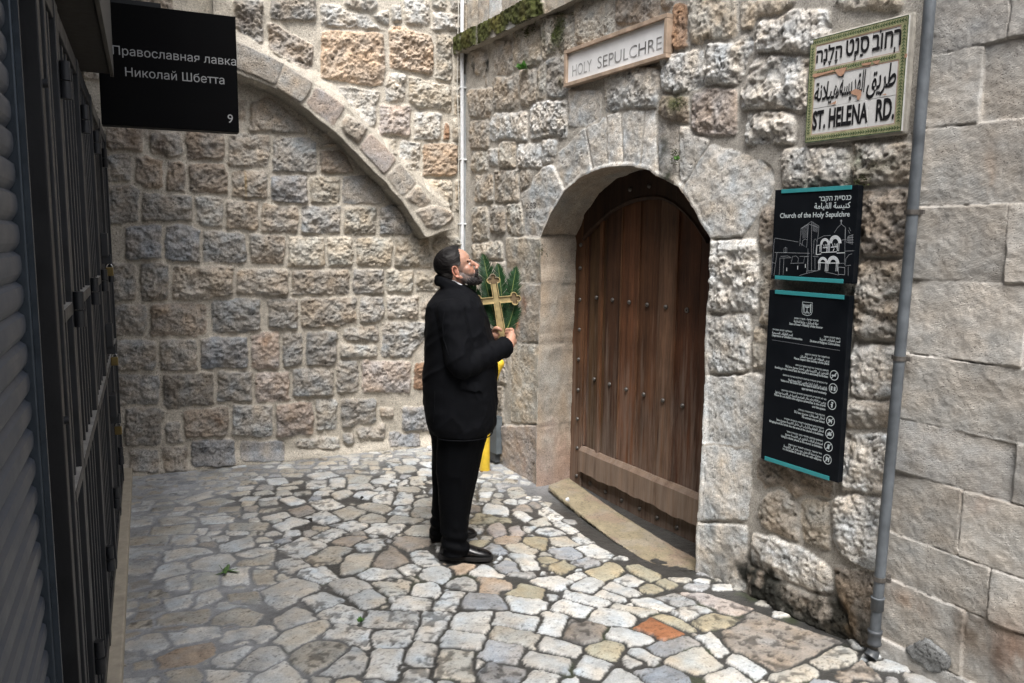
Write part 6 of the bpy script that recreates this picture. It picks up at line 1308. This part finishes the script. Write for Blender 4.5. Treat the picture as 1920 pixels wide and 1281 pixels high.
cap_chain(mb, [hp_(.097, 0, .022), hp_(.110, 0, .002), hp_(.122, 0, -.016)], [.0085 * K, .0098 * K, .0112 * K])
hell(mb, (.084, 0, -.056), (.026, .030, .030)); hell(mb, (.107, 0, -.047), (.0095, .021, .0065)); hell(mb, (.105, 0, -.060), (.0095, .019, .0075)); hell(mb, (.084, 0, -.090), (.024, .026, .021))
cap_chain(mb, [hp_(-.030, 0, -.01), hp_(-.030, 0, -.07), mp(846, 545, .0)], [.058 * K, .056 * K, .068])
for sg in (1, -1):                                     # ears
    el = lambda a, b, yo: hp_(-.008 + a * .95 + b * .18, sg * yo, b)
    hell(mb, (-.004, sg * .071, .0), (.015, .006, .024), 14)
    hx = [(.006, .020), (.000, .031), (-.012, .033), (-.020, .022), (-.021, .006), (-.015, -.012), (-.007, -.024), (.003, -.030)]
    cap_chain(mb, [el(a, b, .078 + .006 * (a < -.01)) for a, b in hx], [.0045 * K, .005 * K, .0055 * K, .0055 * K, .005 * K, .0048 * K, .006 * K, .0065 * K], 8)
mb.loft([ring(*r[:3], r[3], k=.80) for r in TORSO])
for L_, va, vb in ((NEAR, -.10, v_n), (FAR, .11, v_f)): mb.loft([ring(a, b, y, hv, va + (vb - va) * i / (len(L_) - 1), n=20, ex=2.0, k=.72) for i, (a, b, y, hv) in enumerate(L_)])
for S_, E_, W_ in ((SH_R, EL_R, WR_R), (SH_L, EL_L, WR_L)): cap_chain(mb, [S_, E_, W_, W_ + (W_ - E_) / np.linalg.norm(W_ - E_) * .02], [.062, .052, .030, .028], 14)
# right hand: back of the hand by the cuff, fingers closing round the stem from the right
cap_chain(mb, [WR_R, mp(956, 641, -.045), mp(959, 631, -.02)], [.029, .031, .026], 14); cap_chain(mb, [mp(953, 645, -.06), mp(961, 640, -.02)], [.024, .026], 12)
for i, (y, l_) in enumerate([(618, 9.5), (623, 11), (628.3, 10.5), (633.2, 8.5)]):
    p, r = interp_chain([mp(960, y + 7, -.025), mp(961.5, y + 1.5, -.008), mp(957.5, y - .5, -.018), mp(959 - l_, y + 1.0, .004)], [.0105, .0102, .0095, .0078], 10); cap_chain(mb, p, r, 10)
p, r = interp_chain([mp(953, 643, .0), mp(950, 637, .045), mp(947, 630, .065)], [.0125, .0115, .009], 8); cap_chain(mb, p, r, 10)
# left hand behind, thumb laid over the face of the stem
cap_chain(mb, [WR_L, mp(931, 624, .055), mp(936, 622, .06)], [.027, .030, .026], 14)
p, r = interp_chain([mp(926, 622, .04), mp(929, 616.5, .012), mp(934.5, 616, -.006), mp(939.5, 619.5, -.004)], [.0155, .0140, .0115, .0088], 10); cap_chain(mb, p, r, 10)
for i, y in enumerate([616, 621, 626.5, 631]):
    p, r = interp_chain([mp(934, y + 2, .07), mp(941, y, .085), mp(947, y + .5, .078), mp(950.5, y + 1.5, .055)], [.0105, .0100, .0095, .0078], 9); cap_chain(mb, p, r, 10)
body = remesh(mb, .0032, 3)
co = mesh_co(body); lc_ = ((co - H0) @ RH) / K; X_, Y_, Z_ = lc_.T; ay = np.abs(Y_)
skin = np.tile(np.array([.42, .235, .165]), (len(co), 1)) * (1 + .10 * fbm(co[:, 0] * 60 + co[:, 1] * 30, co[:, 2] * 60, 3, 221))[:, None]
ishead = (np.linalg.norm(lc_, axis=1) < .17)
def mixc(m, c): global skin; m = np.clip(m, 0, 1)[:, None]; skin = skin * (1 - m) + np.array(c) * m
G = lambda cx, cy, cz, r: np.exp(-(((X_ - cx) ** 2 + (ay - cy) ** 2 + (Z_ - cz) ** 2) / r ** 2))
mixc(.5 * G(.12, 0, -.02, .02) * ishead, (.50, .20, .15)); mixc(.45 * G(.08, .04, -.01, .028) * ishead, (.48, .21, .15)); mixc(.55 * ((ay > .074) & (X_ < .02) & (Z_ < .05) & (Z_ > -.045)), (.52, .19, .13)); mixc(.8 * (G(.116, 0, -.048, .010) + G(.113, .0, -.060, .010)) * ishead, (.36, .13, .11))
sw = fbm(co[:, 0] * 220, co[:, 2] * 220, 2, 222)
zb_ = np.interp(X_, [.0, .03, .06, .098], [.018, -.016, -.036, -.041]); st_ = smooth(.007, -.012, Z_ - zb_ + .005 * sw) * smooth(-.008, .012, X_) * (ay < .073) * ishead; mixc(.90 * st_ * (1 + .2 * sw), (.062, .056, .055))
mixc(.55 * G(.02, .07, .0, .03) * (X_ > .012) * ishead, (.20, .18, .17))
mixc(.35 * G(.088, .03, .010, .011) * ishead, (.20, .10, .08))
fing = (co[:, 2] < 1.35) & (co[:, 2] > 1.1); mixc(.3 * fing * smooth(-.2, .5, fbm(co[:, 0] * 80, co[:, 2] * 80, 2, 223)), (.50, .22, .16))
at = body.color_attributes.new('Col', 'FLOAT_COLOR', 'POINT'); at.data.foreach_set('color', np.hstack([skin, np.ones((len(co), 1))]).astype(np.float32).ravel())
M_SKIN, nt_, bs_ = mat_new('skin'); a_ = N(nt_, 'ShaderNodeAttribute', attribute_name='Col'); nt_.links.new(a_.outputs['Color'], bs_.inputs['Base Color']); bs_.inputs['Roughness'].default_value = .45; bs_.inputs['Subsurface Weight'].default_value = .12; bs_.inputs['Subsurface Radius'].default_value = (.012, .004, .002); bs_.inputs['Specular IOR Level'].default_value = .4
nz_ = N(nt_, 'ShaderNodeTexNoise', _Scale=400.0); bp_n = N(nt_, 'ShaderNodeBump'); bp_n.inputs['Strength'].default_value = .25; bp_n.inputs['Distance'].default_value = .0006; tc_ = N(nt_, 'ShaderNodeTexCoord'); nt_.links.new(tc_.outputs['Object'], nz_.inputs['Vector']); nt_.links.new(nz_.outputs[0], bp_n.inputs['Height']); nt_.links.new(bp_n.outputs[0], bs_.inputs['Normal'])
link_mesh('body', body, M_SKIN, man)
# hair
def shell(mb, vox, fn, name, colfn, strand, mat):
    me = remesh(mb, vox, 3); co = mesh_co(me); no = mesh_no(me); l_ = ((co - H0) @ RH) / K
    set_co(me, co + no * strand(l_)[:, None])
    keepv = fn(l_); bm = bmesh.new(); bm.from_mesh(me); bm.verts.ensure_lookup_table(); bmesh.ops.delete(bm, geom=[v for v in bm.verts if not keepv[v.index]], context='VERTS'); bm.to_mesh(me); bm.free()
    co = mesh_co(me); l_ = ((co - H0) @ RH) / K; c = colfn(l_)
    at = me.color_attributes.new('Col', 'FLOAT_COLOR', 'POINT'); at.data.foreach_set('color', np.hstack([c, np.ones((len(co), 1))]).astype(np.float32).ravel())
    return link_mesh(name, me, mat, man)
M_HAIR, nt_, bs_ = mat_new('hair'); a_ = N(nt_, 'ShaderNodeAttribute', attribute_name='Col'); nt_.links.new(a_.outputs['Color'], bs_.inputs['Base Color']); bs_.inputs['Roughness'].default_value = .5; bs_.inputs['Specular IOR Level'].default_value = .12
tc_ = N(nt_, 'ShaderNodeTexCoord'); nz_ = N(nt_, 'ShaderNodeTexNoise', _Scale=260.0, _Detail=3.0); bp_n = N(nt_, 'ShaderNodeBump'); bp_n.inputs['Strength'].default_value = .7; bp_n.inputs['Distance'].default_value = .002; nt_.links.new(tc_.outputs['Object'], nz_.inputs['Vector']); nt_.links.new(nz_.outputs[0], bp_n.inputs['Height']); nt_.links.new(bp_n.outputs[0], bs_.inputs['Normal'])
mb = MB(); hell(mb, (-.010, 0, .053), (.106, .083, .092), 32); hell(mb, (-.055, 0, -.005), (.052, .066, .062), 24); hell(mb, (.020, 0, .085), (.062, .066, .058), 24)
def hairline(l):
    x, y, z = l.T; j = .004 * fbm(z * 160, y * 160, 2, 231); ay_ = np.abs(y)
    fx = np.interp(z, [-.08, -.03, .0, .03, .055, .085, .11, .13, .2], [-.030, -.018, .004, .030, .040, .050, .052, .062, .062]) - .15 * np.maximum(0, .03 - ay_) * 0
    near_ear = (x > -.026) & (x < .012) & (z < .034) & (z > -.04)
    return (x + j < fx) & (~near_ear | (z > .034)) & (z > -.075 + j * 2) 
stv = lambda l: .0007 * np.sin(l[:, 1] * 620 + 9 * fbm(l[:, 0] * 12, l[:, 2] * 24, 3, 232) + l[:, 2] * 420) + .0022 * fbm(l[:, 0] * 9, l[:, 1] * 110 + l[:, 2] * 110, 3, 233)
def hcol(l):
    g = (smooth(.06, .015, l[:, 2]) * smooth(-.045, .0, l[:, 0]) * .9 + .10 * (fbm(l[:, 0] * 12, l[:, 1] * 90 + l[:, 2] * 90, 2, 234) > .28))[:, None].clip(0, 1); return np.array([.007, .006, .006]) * (1 - g) + np.array([.17, .16, .155]) * g
shell(mb, .0035, hairline, 'hair', hcol, stv, M_HAIR)
# beard: chin, jaw and moustache
mb = MB()
cap_chain(mb, [hp_(.112, 0, -.037), hp_(.106, .018, -.042), hp_(.096, .028, -.058)], [.0072 * K, .0075 * K, .008 * K]); cap_chain(mb, [hp_(.112, 0, -.037), hp_(.106, -.018, -.042), hp_(.096, -.028, -.058)], [.0072 * K, .0075 * K, .008 * K])
for sg in (1, -1): cap_chain(mb, [hp_(.035, sg * .049, -.070), hp_(.065, sg * .034, -.086), hp_(.092, 0, -.097)], [.021 * K, .023 * K, .025 * K]); cap_chain(mb, [hp_(.096, sg * .027, -.056), hp_(.092, sg * .022, -.078)], [.010 * K, .014 * K])
hell(mb, (.094, 0, -.094), (.026, .030, .024))
shell(mb, .003, lambda l: np.ones(len(l), bool), 'beard', lambda l: np.array([.020, .018, .018]) * (1 + .9 * (fbm(l[:, 0] * 200, l[:, 2] * 120, 2, 241) > .0) * smooth(-.07, -.10, l[:, 2]) + 1.0 * smooth(.07, .03, l[:, 0]))[:, None], lambda l: .0035 * fbm(l[:, 0] * 120, l[:, 2] * 90 + l[:, 1] * 90, 3, 242) + .002 * np.sin(l[:, 0] * 500 + l[:, 2] * 300), M_HAIR)
for sg in (1, -1):
    mb = MB(); cap_chain(mb, [hp_(.0925, sg * .013, .0315), hp_(.0905, sg * .028, .037), hp_(.074, sg * .047, .030)], [.0062 * K, .0072 * K, .0045 * K], 8); o = mb.build('eyebrow', M_HAIR, man); vcol(o, (.02, .017, .015))
    mb = MB(); mb.ell(hp_(.0795, sg * .0305, .0105), (.0118 * K,) * 3, RH, 0, 20); mb.ell(hp_(.0868, sg * .0315, .0122), (.0055 * K, .0055 * K, .0055 * K), RH, 1, 14); mb.build('eye', [simple('eye_white', (.55, .50, .47), .25), simple('dark_iris', (.03, .018, .012), .15)], man)
    mb = MB(); p, r = interp_chain([hp_(.093, sg * .018, .013), hp_(.0955, sg * .030, .0175), hp_(.086, sg * .043, .012)], [.0026 * K, .0034 * K, .0026 * K], 8); cap_chain(mb, p, r, 8); p, r = interp_chain([hp_(.092, sg * .018, .007), hp_(.0935, sg * .030, .0035), hp_(.085, sg * .043, .008)], [.0024 * K, .0030 * K, .0024 * K], 8); cap_chain(mb, p, r, 8); o = mb.build('eyelid', M_SKIN, man); vcol(o, (.36, .19, .135))
mb = MB(); ce2 = mp(852, 534); mb.tube([ce2 + Ud * (.066 * math.cos(w) + .016) + Vd * (.062 * math.sin(w)) + UZ * (-.036 * math.cos(w) + .006) for w in np.linspace(0, 2 * math.pi, 33)], .0125, 10); mb.build('shirt_collar', simple('white_shirt', (.62, .63, .66), .7), man)

# ------------------------------------------------------------------ gilt cross
XV = .028
def to_local(x, y): return mp(x, y, XV)
cc0 = mp(931, 562.7, XV); ax_s = (mp(924.3, 518, XV) - mp(942, 628, XV)); ax_s /= np.linalg.norm(ax_s)
ax_b = mp(975, 559, XV) - mp(900, 565.5, XV); ax_b = ax_b - Vd * 0; ax_b /= np.linalg.norm(ax_b); fn_ = np.cross(ax_b, ax_s); fn_ /= np.linalg.norm(fn_); fn_ = fn_ if fn_ @ Vd < 0 else -fn_
up_l = (mp(923.6, 520.5, XV) - cc0) @ ax_s; dn_l = (cc0 - mp(942.5, 640, XV)) @ ax_s; ar_l = (mp(969.5, 559, XV) - cc0) @ ax_b
rs_ = .0016; A1 = np.arange(-ar_l - .045, ar_l + .045, rs_); B1 = np.arange(-dn_l - .01, up_l + .045, rs_); AA, BBm = np.meshgrid(A1, B1)
def rect_sd(x, y, x0, x1, y0, y1): return np.maximum(np.maximum(x0 - x, x - x1), np.maximum(y0 - y, y - y1))
hw = .0195
flare = hw + .004 * smooth(0, -dn_l, BBm)
sd = np.maximum(np.abs(AA) - flare, np.maximum(-dn_l - BBm, BBm - up_l)); sd = np.minimum(sd, rect_sd(AA, BBm, -ar_l, ar_l, -hw, hw))
lr = .0185
for cx, cy in [(0, up_l + .004), (.020, up_l - .016), (-.020, up_l - .016), (ar_l + .004, 0), (ar_l - .016, .020), (ar_l - .016, -.020), (-ar_l - .004, 0), (-ar_l + .016, .020), (-ar_l + .016, -.020)]: sd = np.minimum(sd, np.hypot(AA - cx, BBm - cy) - lr)
gy_, gx_ = np.gradient(sd, rs_); m_ = (np.abs(sd) < rs_ * .8); gn = np.hypot(gx_, gy_) + 1e-9; A2 = np.where(m_, AA - sd * gx_ / gn, AA); B2 = np.where(m_, BBm - sd * gy_ / gn, BBm)
cm_ = (sd[:-1, :-1] + sd[1:, 1:] + sd[:-1, 1:] + sd[1:, :-1]) / 4; keep = cm_ < 0
rim = .0048; hgt = np.where(sd > -rim, .0075, .0) ; hgt = np.where((sd < -rim) & (sd > -rim - .0016), .003, hgt)
inner = np.array([.50, .39, .20]); rimc = np.array([.34, .25, .13]); dark = np.array([.035, .025, .015])
Cc = np.where((sd > -rim)[..., None], np.array([.58, .45, .22]), inner); Cc = np.where(((sd <= -rim) & (sd > -rim - .0022))[..., None], dark, Cc)
lob = np.minimum.reduce([np.hypot(AA, BBm - up_l + .008), np.hypot(AA - ar_l + .008, BBm), np.hypot(AA + ar_l - .008, BBm)]) < .031
Cc = np.where((lob & (sd <= -rim - .0022))[..., None], np.array([.24, .17, .10]), Cc); Cc = np.where((lob & (sd > -rim) & (BBm > .06))[..., None], np.array([.40, .33, .24]), Cc)
Cc = Cc * (1 + .25 * fbm(AA * 60, BBm * 60, 3, 251))[..., None]
Fp = cc0 + ax_b * A2[..., None] + ax_s * B2[..., None] + fn_ * (hgt + .006)[..., None]; Bp = cc0 + ax_b * A2[..., None] + ax_s * B2[..., None] - fn_ * .006
ny, nx = sd.shape; q1_ = grid_quads(ny, nx, keep); NV = ny * nx; edges = {}
for a, b, c_, d in q1_.tolist():
    for e in ((a, b), (b, c_), (c_, d), (d, a)):
        if (e[1], e[0]) in edges: del edges[(e[1], e[0])]
        else: edges[e] = 1
sq = np.array([(e[1], e[0], e[0] + NV, e[1] + NV) for e in edges]); q2_ = q1_[:, ::-1] + NV
Vx = np.vstack([Fp.reshape(-1, 3), Bp.reshape(-1, 3)]); used = np.unique(np.concatenate([q1_.ravel(), sq.ravel(), q2_.ravel()])); mp_i = np.full(len(Vx), -1); mp_i[used] = np.arange(len(used))
cfull = np.concatenate([Cc, np.ones(Cc.shape[:2] + (1,))], -1).reshape(-1, 4); cback = np.tile([.10, .07, .04, 1], (NV, 1))
M_GOLD, nt_, bs_ = mat_new('worn_gilt'); a_ = N(nt_, 'ShaderNodeAttribute', attribute_name='Col'); nt_.links.new(a_.outputs['Color'], bs_.inputs['Base Color']); bs_.inputs['Roughness'].default_value = .42; bs_.inputs['Metallic'].default_value = .45
cross = big_mesh('cross', Vx[used], mp_i[np.vstack([q1_, q2_, sq])], np.vstack([cfull, cback])[used], M_GOLD); cross.data.polygons.foreach_set('use_smooth', np.zeros(len(cross.data.polygons), bool))
tag(cross, 'gilded wooden cross with three-lobed ends held upright by the man', 'cross')
mb = MB(); b0 = cc0 - ax_s * (dn_l + .055); mb.box(b0 - ax_b * .024 - fn_ * .012, ax_b * .048, ax_s * .075, fn_ * .026, bev=.004); mb.build('base', simple('black_cross_base', (.012, .012, .014), .5), cross)

# ------------------------------------------------------------------ palm fronds
M_FROND = simple('palm_leaflet', (.020, .060, .022), .36, var=.45, nscale=60); M_RACH = simple('palm_midrib', (.19, .23, .07), .5, var=.2)
def frond(base, tip, bend, width, npair, label, seed, face=None, t0=.25):
    rg = random.Random(seed); base = np.array(base); tip = np.array(tip); ln = np.linalg.norm(tip - base); ctl = (base + tip) / 2 + bend
    P = [(1 - t) ** 2 * base + 2 * t * (1 - t) * ctl + t * t * tip for t in np.linspace(0, 1, 24)]
    mb = MB(); mb.tube(P, [.0038 - .0030 * i / 23 for i in range(24)], 6, 1)
    face = -Vd if face is None else face / np.linalg.norm(face)
    for k in range(npair):
        t = t0 + (1 - t0) * (k + .5) / npair; i = min(22, int(t * 23)); p = (1 - t) ** 2 * base + 2 * t * (1 - t) * ctl + t * t * tip
        d = P[i + 1] - P[i]; d /= np.linalg.norm(d); s = np.cross(d, face); s /= np.linalg.norm(s); w_ = width * (math.sin(math.pi * min(1, (t - t0) / (1 - t0) * .80 + .22)) ** .7)
        for sg in (1, -1):
            q = d * rg.uniform(.78, .95) + s * sg * rg.uniform(.75, .95) + face * rg.uniform(.0, .30); q /= np.linalg.norm(q); L_ = w_ * 1.45 * rg.uniform(.92, 1.06); e = np.cross(q, face); e /= np.linalg.norm(e); hwid = .0036
            a = p; m1 = p + q * L_ * .5 + face * .002; tp_ = p + q * L_ + d * .006
            mb.add([a - e * hwid * .7, a + e * hwid * .7, m1 + e * hwid, tp_, m1 - e * hwid], [(0, 1, 2, 3, 4)], 0)
    o = mb.build('palm_frond', [M_FROND, M_RACH]); tag(o, label, 'palm frond', 'palm fronds held behind the cross'); return o
FB = lambda dx=0, v=.05: mp(943 + dx, 634, v)
frond(FB(-1, .07), mp(905, 475, .10), Ud * -.01, .062, 46, 'palm frond reaching highest, its tip just beside the nose of the man', 1)
frond(FB(0, .08), mp(933, 493, .12), Ud * .02, .054, 42, 'dark palm frond rising straight behind the top lobe of the cross', 2)
frond(FB(2, .07), mp(968, 499, .09), Ud * .0, .054, 44, 'broad palm frond on the right, standing above the right arm of the cross', 3)
frond(FB(-2, .06), mp(879, 531, .07), Ud * -.02, .056, 40, 'palm frond leaning far left below the chin of the man', 4)
frond(FB(1, .06), mp(966, 566, .05), Ud * .012, .054, 36, 'short palm frond spreading below the right arm of the cross', 5, t0=.1)
frond(FB(-1, .06), mp(909, 522, .08), Ud * -.015, .052, 40, 'palm frond between the beard of the man and the stem of the cross', 6, t0=.12)
